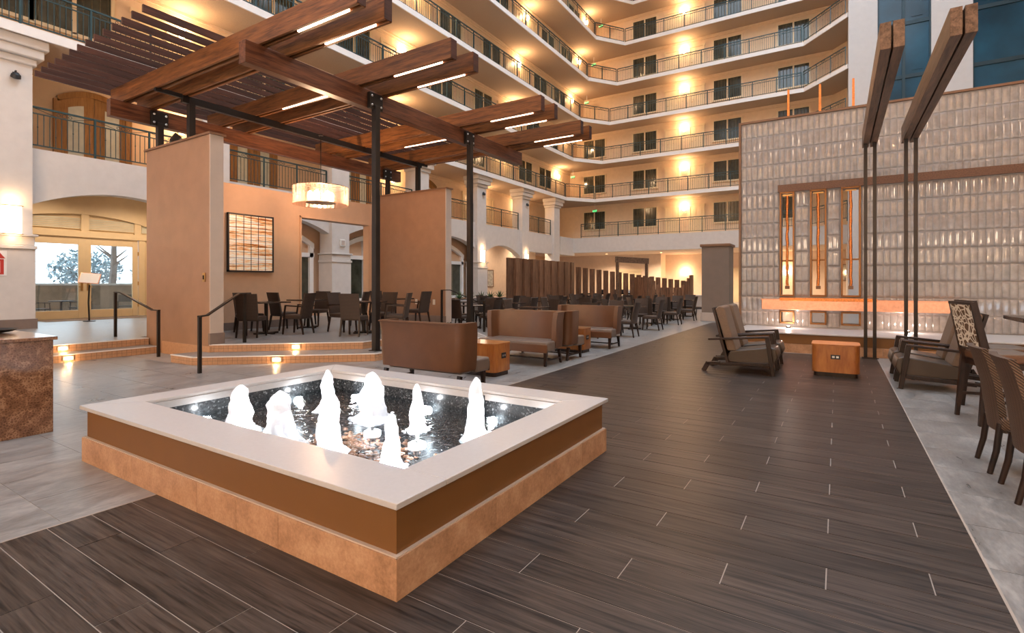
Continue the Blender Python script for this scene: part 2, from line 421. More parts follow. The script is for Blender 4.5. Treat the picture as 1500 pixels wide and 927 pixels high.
class MB:
    """collects shapes; build() links them as ONE mesh object"""
    def __init__(self):
        self.v, self.f = [], []
    def add(self, vs, fs):
        o = len(self.v)
        self.v += [tuple(p) for p in vs]
        self.f += [tuple(i + o for i in q) for q in fs]
        return self
    def box(self, x0, x1, y0, y1, z0, z1):
        if x0 > x1: x0, x1 = x1, x0
        if y0 > y1: y0, y1 = y1, y0
        if z0 > z1: z0, z1 = z1, z0
        vs = [(x0, y0, z0), (x1, y0, z0), (x1, y1, z0), (x0, y1, z0), (x0, y0, z1), (x1, y0, z1), (x1, y1, z1), (x0, y1, z1)]
        return self.add(vs, [(3, 2, 1, 0), (4, 5, 6, 7), (0, 1, 5, 4), (1, 2, 6, 5), (2, 3, 7, 6), (3, 0, 4, 7)])
    def bar(self, p, q, w, h, w2=None, h2=None, up=(0, 0, 1)):
        p, q = Vector(p), Vector(q)
        d = (q - p).normalized()
        u = Vector(up)
        if abs(d.dot(u)) > 0.98: u = Vector((0, 1, 0))
        s = d.cross(u).normalized(); u = s.cross(d).normalized()
        w2 = w if w2 is None else w2; h2 = h if h2 is None else h2
        vs = []
        for c, a, b in ((p, w / 2, h / 2), (q, w2 / 2, h2 / 2)):
            vs += [c - s * a - u * b, c + s * a - u * b, c + s * a + u * b, c - s * a + u * b]
        return self.add(vs, [(0, 1, 2, 3), (7, 6, 5, 4), (4, 5, 1, 0), (5, 6, 2, 1), (6, 7, 3, 2), (7, 4, 0, 3)])
    def tube(self, pts, r, n=8, cap=True):
        pts = [Vector(p) for p in pts]
        rs = r if isinstance(r, (list, tuple)) else [r] * len(pts)
        o = []
        for i, p in enumerate(pts):
            d = (pts[min(i + 1, len(pts) - 1)] - pts[max(i - 1, 0)]).normalized()
            u = Vector((0, 0, 1)) if abs(d.z) < 0.95 else Vector((0, 1, 0))
            s = d.cross(u).normalized(); u = s.cross(d)
            o += [p + (s * math.cos(2 * math.pi * k / n) + u * math.sin(2 * math.pi * k / n)) * rs[i] for k in range(n)]
        fs = []
        for i in range(len(pts) - 1):
            for k in range(n):
                a, b = i * n + k, i * n + (k + 1) % n
                fs.append((a, b, b + n, a + n))
        if cap:
            fs.append(tuple(range(n - 1, -1, -1)))
            fs.append(tuple(range((len(pts) - 1) * n, len(pts) * n)))
        return self.add(o, fs)
    def prism(self, poly, z0, z1):
        n = len(poly)
        a = sum(poly[i][0] * poly[(i + 1) % n][1] - poly[(i + 1) % n][0] * poly[i][1] for i in range(n))
        if a < 0: poly = poly[::-1]
        vs = [(x, y, z0) for x, y in poly] + [(x, y, z1) for x, y in poly]
        fs = [tuple(range(n - 1, -1, -1)), tuple(range(n, 2 * n))]
        fs += [(i, (i + 1) % n, (i + 1) % n + n, i + n) for i in range(n)]
        return self.add(vs, fs)
    def side(self, poly, x0, x1):
        """polygon in (y, z), extruded along x"""
        b = MB().prism(poly, x0, x1)
        return self.add([(z, x, y) for x, y, z in b.v], b.f)
    def lathe(self, prof, n=16, c=(0, 0, 0)):
        vs = [(c[0] + r * math.cos(2 * math.pi * k / n), c[1] + r * math.sin(2 * math.pi * k / n), c[2] + z) for r, z in prof for k in range(n)]
        fs = [(i * n + k, i * n + (k + 1) % n, (i + 1) * n + (k + 1) % n, (i + 1) * n + k) for i in range(len(prof) - 1) for k in range(n)]
        fs.append(tuple(range(n - 1, -1, -1)))
        fs.append(tuple(range((len(prof) - 1) * n, len(prof) * n)))
        return self.add(vs, fs)
    def panel(self, w, prof, t, curve=0.0, n=6, w_top=None):
        """curved board: width along x, profile of (y, z), thickness t towards -y"""
        w_top = w if w_top is None else w_top
        m = len(prof)
        o = []
        for off in (0, -t):
            for i, (y, z) in enumerate(prof):
                ww = w + (w_top - w) * i / (m - 1)
                for k in range(n + 1):
                    u = k / n * 2 - 1
                    o.append((u * ww / 2, y + off + curve * u * u, z))
        N = n + 1; S = m * N; fs = []
        for i in range(m - 1):
            for k in range(n):
                a = i * N + k
                fs.append((a + 1, a, a + N, a + N + 1))
                fs.append((S + a, S + a + 1, S + a + N + 1, S + a + N))
        for i in range(m - 1):
            a = i * N; fs.append((a, S + a, S + a + N, a + N))
            a = i * N + n; fs.append((S + a, a, a + N, S + a + N))
        for k in range(n):
            a = k; fs.append((a, a + 1, S + a + 1, S + a))
            a = (m - 1) * N + k; fs.append((a + 1, a, S + a, S + a + 1))
        return self.add(o, fs)
    def move(self, M4):
        self.v = [tuple(M4 @ Vector(p)) for p in self.v]
        return self
    def mesh(self, name, mt, org=(0, 0, 0), smooth=None):
        me = bpy.data.meshes.new(name)
        ox, oy, oz = org
        me.from_pydata([(x - ox, y - oy, z - oz) for x, y, z in self.v], [], self.f)
        me.materials.append(mt)
        if smooth:
            me.shade_smooth()
            me.set_sharp_from_angle(angle=R(smooth))
        me.update()
        return me
    def build(self, name, mt, parent=None, bevel=0, seg=2, smooth=None, loc=None, world=True):
        """world=True: the numbers are world metres and the parent's own origin is taken off"""
        org = (0, 0, 0)
        if parent is not None and world:
            org = ORG.get(parent.name, (0, 0, 0))
        me = self.mesh(name, M[mt] if isinstance(mt, str) else mt, org, smooth or (40 if bevel else None))
        return link(name, me, parent, bevel, seg, org if world else (0, 0, 0), loc)

def link(name, me, parent=None, bevel=0, seg=2, org=(0, 0, 0), loc=None):
    o = bpy.data.objects.new(name, me)
    COL.objects.link(o)
    if parent is not None: o.parent = parent
    if loc is not None: o.location = loc
    if bevel:
        b = o.modifiers.new('edge', 'BEVEL'); b.width = bevel; b.segments = seg; b.limit_method = 'ANGLE'; b.angle_limit = R(35)
    ORG[o.name] = tuple(org)
    return o

def tag(o, label=None, cat=None, group=None, kind=None):
    if label: o['label'] = label
    if cat: o['category'] = cat
    if group: o['group'] = group
    if kind: o['kind'] = kind
    return o

def thing(name, label, cat, loc=(0, 0, 0), rz=0.0, group=None, kind=None):
    o = bpy.data.objects.new(name, None)
    o.empty_display_size = 0.1
    COL.objects.link(o)
    o.location = loc
    o.rotation_euler = (0, 0, rz)
    ORG[o.name] = tuple(loc)
    return tag(o, label, cat, group, kind)

def copy_thing(src, loc, rz, label=None, group=None):
    c = src.copy()
    COL.objects.link(c)
    c.location = loc; c.rotation_euler = (0, 0, rz)
    ORG[c.name] = tuple(loc)
    if label: c['label'] = label
    if group: c['group'] = group
    def walk(s, d):
        for ch in s.children:
            k = ch.copy(); COL.objects.link(k); k.parent = d
            walk(ch, k)
    walk(src, c)
    return c

def lamp(name, parent, loc, power, color=WARM, radius=0.06, kind='POINT', **kw):
    d = bpy.data.lights.new(name, kind)
    d.energy = power * LAMP
    d.color = color
    if kind != 'AREA': d.shadow_soft_size = radius
    for k, v in kw.items(): setattr(d, k, v)
    o = bpy.data.objects.new(name, d)
    COL.objects.link(o)
    if parent is not None: o.parent = parent
    o.location = loc
    return o

def structure(o):
    o['kind'] = 'structure'
    return o
ORD = ['first', 'second', 'third', 'fourth', 'fifth', 'sixth', 'seventh', 'eighth', 'ninth', 'tenth', 'eleventh', 'twelfth', 'thirteenth', 'fourteenth', 'fifteenth', 'sixteenth']

# ================================================================== FLOOR
def camdist(x, y):
    return math.hypot(x, y)
SIN, COS = math.sin(math.atan(477 / 759)), math.cos(math.atan(477 / 759))
def view(x, y):
    """depth along the view and sideways offset of a floor point"""
    return -x * SIN + y * COS, x * COS + y * SIN
def seen(x, y, m=1.6):
    d, l = view(x, y)
    return d > 0.6 and abs(l) < d * 1.0 + m

floor = structure(MB().box(-23.2, 14, -6, 46, -0.12, -0.0025).build('floor', 'grout'))

PLANK_L, PLANK_W = 1.35, 0.225
X0, X1 = -4.10, 0.67
cands = []
for r in range(-14, 84):
    y0 = 2.07 + PLANK_W * r
    j = -0.5 + 0.45 * (r % 3) - 5 * PLANK_L
    while j < X1:
        a, b = max(j, X0), min(j + PLANK_L, X1)
        if y0 + PLANK_W > 12.74 and b > -1.95: b = min(b, -1.95)
        j += PLANK_L
        if b - a < 0.03: continue
        cx, cy = (a + b) / 2, y0 + PLANK_W / 2
        if a > -5.3 and b < -1.80 and 1.85 < y0 and y0 + PLANK_W < 4.3: continue
        if seen(cx, cy): cands.append((camdist(cx, cy), a, b, y0))
cands.sort()
cache = {}
far_planks = MB()
for i, (d, a, b, y0) in enumerate(cands):
    w = b - a; cx, cy = (a + b) / 2, y0 + PLANK_W / 2
    if i < 300:
        k = round(w, 3)
        if k not in cache:
            cache[k] = MB().box(-w / 2 + .003, w / 2 - .003, -PLANK_W / 2 + .003, PLANK_W / 2 - .003, -0.008, 0).mesh('plank', M['plank'])
        link('plank', cache[k], floor, loc=(cx, cy, 0))
    else:
        far_planks.box(a + .003, b - .003, y0 + .003, y0 + PLANK_W - .003, -0.008, 0)
tag(far_planks.build('distant_planks', 'plank_far', floor), kind='stuff')

TW, TL = 0.60, 1.20
def on_platform(x, y):
    if -18.6 < x < -7.6 and 5.0 < y < 12.9 and (x < -10 or (y > 4.95 + (x + 10) * 0.86 + .1 and y < 12.9 - (x + 10) * 0.86 - .1)): return True
    return x < -12.5 and y < 10.3
cands = []
for r in range(-6, 76):
    y0 = -0.55 + TW * r
    off = (r % 2) * TL / 2
    for side in (0, 1):
        x = (X0 if side == 0 else X1)
        for k in range(-1, 13):
            if side == 0: b = x - TL * k + off; a = b - TL; b = min(b, X0)
            else: a = x + TL * k - off; b = a + TL; a = max(a, X1)
            if b - a < 0.05: continue
            if side == 1 and y0 + TW > 12.74: continue
            cx, cy = (a + b) / 2, y0 + TW / 2
            if on_platform(cx, cy): continue
            if a > -5.35 and b < -1.8 and y0 > 1.8 and y0 + TW < 4.36: continue
            if cx < -18.2: continue
            if seen(cx, cy): cands.append((camdist(cx, cy), a, b, y0))
for r in range(36):                       # beyond the end of the wood strip
    y0 = 20.97 + TW * r
    if y0 > 45: break
    for k in range(5):
        a = X0 + TL * k + (r % 2) * .6; b = min(a + TL, 4)
        if seen((a + b) / 2, y0): cands.append((camdist(a, y0) + 99, a, b, y0))
cands.sort()
far_tiles = MB()
for i, (d, a, b, y0) in enumerate(cands):
    w = b - a; cx, cy = (a + b) / 2, y0 + TW / 2
    if i < 290:
        k = ('t', round(w, 3))
        if k not in cache:
            cache[k] = MB().box(-w / 2 + .002, w / 2 - .002, -TW / 2 + .002, TW / 2 - .002, -0.008, 0).mesh('tile', M['tile'])
        link('tile', cache[k], floor, loc=(cx, cy, 0))
    else:
        far_tiles.box(a + .002, b - .002, y0 + .002, y0 + TW - .002, -0.008, 0)
tag(far_tiles.build('distant_tiles', 'tile_far', floor), kind='stuff')
strip = MB()
for x in (X0, X1):
    strip.box(x - .006, x + .006, -2, 20.97 if x < 0 else 12.74, -.006, .0015)
strip.build('edge_strip', 'grout', floor)

# ------------------------------------------------------------------ raised platforms with mosaic risers
def riser_tiles(mb, line, z0, z1, rows=2, w=0.085):
    for (xa, ya), (xb, yb) in zip(line, line[1:]):
        ln = math.hypot(xb - xa, yb - ya); n = max(1, int(ln / w)); ux, uy = (xb - xa) / ln, (yb - ya) / ln
        nx, ny = uy, -ux
        for i in range(n):
            for k in range(rows):
                s0, s1 = ln * i / n + .003, ln * (i + 1) / n - .003
                h0 = z0 + (z1 - z0) * k / rows + .003; h1 = z0 + (z1 - z0) * (k + 1) / rows - .003
                vs = []
                for o in (0.0, 0.006):
                    for s, h in ((s0, h0), (s1, h0), (s1, h1), (s0, h1)):
                        vs.append((xa + ux * s + nx * o, ya + uy * s + ny * o, h))
                mb.add(vs, [(4, 5, 6, 7), (0, 1, 5, 4), (1, 2, 6, 5), (2, 3, 7, 6), (3, 0, 4, 7)])

def platform(name, lower, upper, lower_edge, upper_edge):
    p = structure(MB().prism(lower, -0.01, 0.138).prism(upper, 0.13, 0.288).build(name, 'grout_dark'))
    MB().prism(upper, 0.288, 0.30).build('upper_tread', 'platform_tile', p)
    MB().prism(lower, 0.138, 0.15).build('lower_tread', 'platform_tile', p)
    t = MB(); riser_tiles(t, lower_edge, 0.0, 0.136); riser_tiles(t, upper_edge, 0.15, 0.286)
    tag(t.build('mosaic_riser_tiles', 'mosaic', p), kind='stuff')
    e = MB()
    for line, z in ((lower_edge, .15), (upper_edge, .30)):
        for (xa, ya), (xb, yb) in zip(line, line[1:]):
            e.bar((xa, ya, z - .007), (xb, yb, z - .007), .03, .018)
    e.build('nosing', 'fascia', p)
    return p
lowe = [(-10.75, 4.9), (-10.0, 4.92), (-7.55, 7.05), (-7.55, 10.8), (-10.0, 12.93), (-10.75, 12.95)]
uppe = [(-10.42, 5.44), (-8.27, 7.4), (-8.27, 10.45), (-10.42, 12.42)]
platform('floor_dining_platform', lowe + [(-18.35, 12.95), (-18.35, 5.75), (-10.75, 5.75)], uppe + [(-18.35, 12.42), (-18.35, 5.75), (-10.6, 5.75)], lowe, uppe)
lowe = [(-12.42, -1.0), (-12.42, 5.42)]
uppe = [(-12.88, -1.0), (-12.88, 5.42)]
platform('floor_entry_platform', lowe + [(-22.6, 5.42), (-22.6, -1.0)], uppe + [(-22.6, 5.42), (-22.6, -1.0)], lowe, uppe)
structure(MB().box(-22.6, -18.36, 5.42, 10.2, -.01, .30).box(-18.36, -13.3, 5.42, 5.75, -.01, .30).build('floor_vestibule', 'platform_tile'))

# ================================================================== LEFT FACADE: ground and second floor
F2 = 5.15                                  # second floor level
def soffit_z(k): return 7.95 + 2.96 * (k - 3)
def edge_x(k): return -17.8 + 0.62 * (k - 3)
COLY = [4.9 - 5.25, 4.9, 10.2, 15.5, 20.75, 26.0, 31.2, 35.9]       # far edge of each column
for i, y1 in enumerate(COLY):
    y0 = y1 - 0.92
    c = structure(MB().box(-19.0, -18.2, y0, y1, 0, 7.3).build('column', 'white_paint'))
    MB().box(-19.02, -18.14, y0 - .05, y1 + .05, 0, 2.40).build('wainscot', 'white_paint', c, bevel=.01)
    MB().box(-19.03, -18.10, y0 - .08, y1 + .08, 2.40, 2.50).box(-19.03, -18.15, y0 - .04, y1 + .04, 2.50, 2.74).box(-19.03, -18.08, y0 - .1, y1 + .1, 2.74, 2.80).build('moulding', 'white_paint', c, bevel=.015)
    MB().box(-19.05, -18.10, y0 - .08, y1 + .08, 0, .30 + (.26 if y1 < 5 else 0)).build('plinth', 'base_brown' if y1 < 5 else 'white_paint', c)
    MB().box(-19.04, -18.12, y0 - .08, y1 + .08, 7.28, 7.46).box(-19.05, -18.0, y0 - .2, y1 + .2, 7.46, 7.70).box(-19.06, -17.92, y0 - .28, y1 + .28, 7.70, 7.95).build('capital', 'white_paint', c, bevel=.03)

def spandrel(y0, y1, spring, apex, arch=True):
    m = MB(); n = 16
    xa, xb = -18.38, -18.8
    pts = []
    for i in range(n + 1):
        t = i / n
        pts.append((y0 + (y1 - y0) * t, spring + (apex - spring) * (1 - (2 * t - 1) ** 2) if arch else spring))
    for (ya, za), (yb, zb) in zip(pts, pts[1:]):
        vs = [(xa, ya, za), (xa, yb, zb), (xa, yb, F2), (xa, ya, F2), (xb, ya, za), (xb, yb, zb), (xb, yb, F2), (xb, ya, F2)]
        m.add(vs, [(0, 1, 2, 3), (5, 4, 7, 6), (4, 5, 1, 0), (3, 2, 6, 7)])
    return structure(m.build('wall_left_spandrel', 'white_paint'))
for i in range(len(COLY) - 1):
    a, b = COLY[i], COLY[i + 1] - 0.92
    if i == 5: spandrel(a, b, 3.35, 3.95)
    elif i == 6: spandrel(a, b, 3.75, 3.75, False)
    else: spandrel(a, b, 3.62, 4.15)
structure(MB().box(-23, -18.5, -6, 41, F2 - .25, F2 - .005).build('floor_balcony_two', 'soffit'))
# ground-floor walls behind the arcade
structure(MB().box(-22.75, -22.55, 10.2, 10.4, 0, 1).box(-22.6, -18.8, 10.0, 10.2, .0, F2 - .25).box(-22.6, -18.8, 3.6, 3.8, .0, F2 - .25).build('wall_left_vestibule', 'cream_frame'))
structure(MB().box(-19.4, -19.2, 10.2, 26.0, 0, F2 - .25).box(-19.3, -18.8, 25.8, 26.0, 0, F2 - .25).build('wall_left_arcade', 'peach_wall'))
structure(MB().box(-20.9, -20.7, 25.0, 36.5, 0, F2 - .25).build('wall_left_niche', 'lounge_wall'))
structure(MB().box(-18.6, -18.25, -6, 3.0, 0, 7.5).build('wall_left_near', 'white_paint'))

# ------------------------------------------------------------------ entrance doors in the first arch
def arch_top(y, c=7.35, half=2.9, spring=3.55, rise=.62):
    return spring + rise * (1 - ((y - c) / half) ** 2)
DX = -22.2
ent = tag(thing('door_1', None, None, (DX, 7.35, .30)), kind='structure')
f = MB()
yc = 7.35
ylines = [4.5, 5.62, 7.35, 9.08, 10.2]
for y in (4.45, 5.62, 9.08, 10.25):
    f.box(DX - .06, DX + .09, y - .10, y + .10, .30, 3.22)
f.box(DX - .06, DX + .11, 4.35, 10.35, 3.10, 3.30)
n = 24
for i in range(n):
    ya = 4.45 + 5.8 * i / n; yb = 4.45 + 5.8 * (i + 1) / n
    za, zb = arch_top(ya), arch_top(yb)
    vs = [(DX + .1, ya, za - .28), (DX + .1, yb, zb - .28), (DX + .1, yb, zb + .9), (DX + .1, ya, za + .9)]
    f.add(vs + [(x - .16, y, z) for x, y, z in vs], [(0, 1, 2, 3), (7, 6, 5, 4), (4, 5, 1, 0)])
for y in (4.9, 5.75, 7.35, 8.95, 9.8):
    f.box(DX - .05, DX + .08, y - .11, y + .11, 3.28, arch_top(y) - .1)
f.box(DX - .08, DX - .02, 4.4, 10.3, 3.25, 4.9)
f.build('door_surround', 'cream_frame', ent)
tp = MB()
for a, b in ((5.86, 7.24), (7.46, 8.84), (5.05, 5.62), (9.1, 9.65)):
    tp.box(DX - .02, DX + .02, a, b, 3.38, 3.74)
tp.build('transom_panes', 'lit_pane', ent)
tf = MB()
for a, b in ((5.86, 7.24), (7.46, 8.84)):
    for k in range(6):
        tf.box(DX + .02, DX + .035, a, b, 3.38 + k * .06, 3.40 + k * .06)
tf.build('transom_slats', 'cream_frame', ent)
def glazed_leaf(name, y0, y1, hinge):
    d = MB()
    st = .17
    d.box(DX - .03, DX + .05, y0, y0 + st, .30, 3.101).box(DX - .03, DX + .05, y1 - st, y1, .30, 3.101)
    d.box(DX - .03, DX + .05, y0 + st, y1 - st, .30, .58).box(DX - .03, DX + .05, y0 + st, y1 - st, 2.84, 3.101)
    o = d.build(name, 'cream_frame', ent, bevel=.008)
    MB().box(DX, DX + .012, y0 + st, y1 - st, .58, 2.84).build('pane', 'pane', o)
    if hinge is not None:
        h = MB()
        for z in (.7, 1.5, 2.6): h.box(DX + .05, DX + .07, hinge - .02, hinge + .02, z - .07, z + .07)
        h.build('hinges', 'brass', o)
glazed_leaf('door_leaf', 5.74, 7.34, 5.73)
glazed_leaf('door_leaf', 7.36, 8.96, 8.97)
glazed_leaf('sidelight', 4.56, 5.50, None)
glazed_leaf('sidelight', 9.20, 10.14, None)
MB().box(DX - .028, DX + .048, 7.335, 7.365, .31, 3.1).build('astragal', 'cream_frame', ent)
hn = MB()
for s in (-.09, .09):
    hn.box(DX + .05, DX + .075, 7.35 + s - .03, 7.35 + s + .03, 1.25, 1.65)
    hn.bar((DX + .10, 7.35 + s, 1.38), (DX + .10, 7.35 + s * 2.2, 1.38), .02, .025)
    hn.box(DX + .05, DX + .11, 7.35 + s - .012, 7.35 + s + .012, 1.37, 1.39)
hn.build('lever_handles', 'brass', ent)
t = thing('door_mat', 'flat brown mat in front of the cream entrance doors', 'mat', (-21.2, 7.2, .30))
MB().box(-21.8, -20.7, 5.9, 8.7, .30, .312).build('pile', 'mat_brown', t)
MB().box(-21.83, -20.67, 5.87, 8.73, .30, .306).build('border', 'base_brown', t)

# ------------------------------------------------------------------ arched ground-floor windows in the arcade
wno = [0]
def arcade_window(ya, yb):
    wno[0] += 1
    X = -19.15
    c = (ya + yb) / 2; half = (yb - ya) / 2
    top = lambda y: 3.1 + .62 * (1 - ((y - c) / half) ** 2)
    fr = MB()
    for y in (ya + .12, c - .55, c + .55, yb - .12):
        fr.box(X - .04, X + .14, y - .09, y + .09, .75, top(y) + .05)
    fr.box(X - .04, X + .14, ya, yb, 2.62, 2.80).box(X - .04, X + .2, ya - .02, yb + .02, .66, .80)
    n = 14
    for i in range(n):
        a = ya + (yb - ya) * i / n; b = ya + (yb - ya) * (i + 1) / n
        vs = [(X + .15, a, top(a) - .12), (X + .15, b, top(b) - .12), (X + .15, b, top(b) + .10), (X + .15, a, top(a) + .10)]
        fr.add(vs + [(x - .2, y, z) for x, y, z in vs], [(0, 1, 2, 3), (7, 6, 5, 4), (4, 5, 1, 0), (3, 2, 6, 7)])
    o = structure(fr.build('window_%d' % wno[0], 'fascia'))
    for a, b in ((ya + .21, c - .64), (c - .46, c + .46), (c + .64, yb - .21)):
        MB().box(X, X + .02, a, b, .80, 2.62).build('pane', 'window_glass', o)
    MB().box(X - .02, X, ya + .1, yb - .1, 2.80, 3.2).build('arch_panel', 'peach_wall', o)
    cu = MB()
    for a, b in ((ya + .24, ya + .6), (c - .44, c - .1), (c + .67, c + 1.0)):
        cu.box(X + .021, X + .03, a, b, .82, 2.60)
    cu.build('drawn_curtain', 'curtain', o)
for a, b in ((10.35, 14.4), (15.65, 19.7), (20.9, 24.9)):
    arcade_window(a + .1, b - .1)

# ================================================================== BALCONY LEVELS
FARY, WALLY = 38.3, 40.1
CX0, CX1 = -1.85, 0.5                       # far facade's right-hand chamfer
CYE = 35.45
def edge_path(k):
    x = edge_x(k)
    return [(x, -6.0), (x, 36.2), (x + 1.5, FARY), (CX0, FARY), (CX1, CYE)]
def wall_x(k): return edge_x(k) - 1.55 if k >= 3 else -20.4

def slab(k):
    z = soffit_z(k)
    p = edge_path(k)
    poly = p + [(2.0, CYE + 1.4), (-0.6, 41.5), (-22.5, 41.5), (-22.5, -6.0)]
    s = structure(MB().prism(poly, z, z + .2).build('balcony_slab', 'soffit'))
    e = MB()
    for (xa, ya), (xb, yb) in zip(p, p[1:]):
        e.bar((xa, ya, z + .10), (xb, yb, z + .10), .06, .25)
    e.build('fascia', 'fascia', s)
    return s
for k in range(3, 10):
    slab(k)
# far ground-floor bulkhead
structure(MB().box(-18.9, 3.0, FARY, FARY + .35, 3.97, F2).box(-18.9, -18.2, 36.0, FARY + .3, 3.75, F2).box(-20, 3, FARY + .3, 46, F2 - .25, F2).build('wall_far_bulkhead', 'white_paint'))
structure(MB().box(-23, 6, FARY + .3, 46, 3.97, 4.15).build('ceiling_far_lounge', 'lounge_wall'))

def level_walls(k):
    z0 = F2 if k == 2 else soffit_z(k) + .2
    z1 = soffit_z(k + 1)
    x = wall_x(k)
    w = structure(MB().box(x - .2, x, -6, WALLY + .2, z0, z1).box(x - .2, .4, WALLY, WALLY + .2, z0, z1)
                  .bar((-.3, WALLY + .1, (z0 + z1) / 2), (2.2, CYE + 1.6, (z0 + z1) / 2), .2, z1 - z0).build('wall_gallery', 'cream_wall'))
    c = MB()
    for dz, o in ((.10, .10), (.22, .05)):
        c.box(x, x + o, -6, WALLY, z1 - dz, z1).box(x, .2, WALLY - o, WALLY, z1 - dz, z1)
    c.build('crown_moulding', 'cream_wall', w)
    b = MB().box(x, x + .02, -6, WALLY, z0, z0 + .12).box(x, .2, WALLY - .02, WALLY, z0, z0 + .12)
    b.build('skirting', 'cream_frame', w)
for k in range(2, 9):
    level_walls(k)

# window and door prototypes: built facing +Y (towards the viewer), origin at the middle of the sill / threshold
def proto_window():
    o = MB()
    W, H = 1.95, 1.55
    for x in (-W / 2, 0, W / 2): o.box(x - .05, x + .05, -.02, .06, 0, H)
    o.box(-W / 2, W / 2, -.02, .06, 0, .06).box(-W / 2, W / 2, -.02, .06, H - .07, H).box(-W / 2 - .08, W / 2 + .08, -.02, .1, -.06, 0)
    r = structure(o.build('window_%d' % (wno[0] + 1), 'cream_frame', world=False)); wno[0] += 1
    MB().box(-W / 2 + .05, -.05, .0, .015, .06, H - .07).build('pane', 'window_glass', r, world=False)
    MB().box(.05, W / 2 - .05, .0, .015, .06, H - .07).build('pane', 'window_glass', r, world=False)
    c = MB()
    for i in range(9):
        x = -W / 2 + .12 + i * .21
        if abs(x) > .1: c.tube([(x, .022, .08), (x, .022, H - .09)], .018, 5)
    c.build('curtain_folds', 'curtain', r, world=False)
    return r
dno = [1]
def proto_door():
    o = MB()
    o.box(-.56, -.46, -.02, .06, 0, 2.2).box(.46, .56, -.02, .06, 0, 2.2).box(-.60, .60, -.02, .08, 2.12, 2.26)
    dno[0] += 1
    r = structure(o.build('door_%d' % dno[0], 'cream_frame', world=False))
    l = MB().box(-.46, .46, -.01, .03, 0, 2.12)
    for z0, z1 in ((.2, .9), (1.05, 1.95)):
        for x0, x1 in ((-.36, -.05), (.05, .36)): l.box(x0, x1, .03, .045, z0, z1)
    lf = l.build('door_leaf', 'cream_frame', r, world=False)
    MB().bar((.38, .07, 1.02), (.26, .07, 1.02), .02, .02).box(.37, .39, .03, .08, 1.01, 1.03).build('lever', 'brass', lf, world=False)
    return r
def proto_sconce(label):
    t = thing('wall_sconce', label, 'wall lamp')
    MB().box(-.08, .08, 0, .03, -.14, .10).build('backplate', 'brass', t, world=False, bevel=.006)
    MB().lathe([(.045, -.13), (.10, -.08), (.13, 0), (.14, .10), (.125, .17), (.07, .2)], 14, (0, .14, 0)).build('shade', 'sconce', t, world=False, smooth=60)
    MB().box(-.012, .012, .02, .10, -.12, -.095).build('arm', 'brass', t, world=False)
    lamp('bulb', t, (0, .36, .22), 66, WARM, .07)
    return t
PW, PD = proto_window(), proto_door()
PS = proto_sconce('x')
used = set()
def put(proto, loc, rz, name=None, label=None, group=None):
    first = proto.name not in used
    if first:
        used.add(proto.name)
        proto.location = loc; proto.rotation_euler = (0, 0, rz); ORG[proto.name] = tuple(loc)
        o = proto
    else:
        o = copy_thing(proto, loc, rz)
    if name and not first: o.name = name
    if label: o['label'] = label
    if group: o['group'] = group
    return o
RIGHTWARD = -math.pi / 2                     # +Y turned to face +X
LV = {2: 'second', 3: 'third', 4: 'fourth', 5: 'fifth', 6: 'sixth', 7: 'seventh', 8: 'eighth'}
def win(loc, rz):
    wno[0] += 1
    put(PW, loc, rz, 'window_%d' % wno[0])
def dor(loc, rz):
    dno[0] += 1
    put(PD, loc, rz, 'door_%d' % dno[0])
FAR_D = (-9.85,)
FAR_W = (-17.1, -12.85, -6.76, -2.55)
LEFT_D = (9.1, 19.3, 29.5)
for k in range(2, 9):
    z = F2 if k == 2 else soffit_z(k) + .2
    x = wall_x(k)
    for X in FAR_W:
        if X > x + 1.2: win((X, WALLY, z + .78), math.pi)
    for X in FAR_D:
        dor((X - .85, WALLY, z), math.pi); dor((X + .95, WALLY, z), math.pi)
        put(PS, (X + .05, WALLY, z + 1.95), math.pi, label='lit wall lamp between two cream doors on the far gallery, %s floor' % LV[k], group='gallery wall lamps')
    # lamp beside the right-hand end of the gallery
    put(PS, (.95, 38.25, z + 1.95), math.pi - R(-51), label='lit wall lamp at the angled right end of the far gallery, %s floor' % LV[k], group='gallery wall lamps')
    if k == 2: continue
    for n_, Y in enumerate(LEFT_D):
        dor((x, Y - .9, z), RIGHTWARD); dor((x, Y + .9, z), RIGHTWARD)
        put(PS, (x, Y, z + 1.95), RIGHTWARD, label='lit wall lamp on the left gallery, %s floor, %s door pair from the camera' % (LV[k], ORD[n_]), group='gallery wall lamps')
    put(PS, (x, 37.6, z + 1.95), RIGHTWARD, label='lit wall lamp in the inner corner of the left and far galleries, %s floor' % LV[k], group='gallery wall lamps')
    for Y in (4.2, 6.15, 12.2, 16.2, 22.4, 26.4, 32.6, 35.6):
        win((x, Y, z + .78), RIGHTWARD)
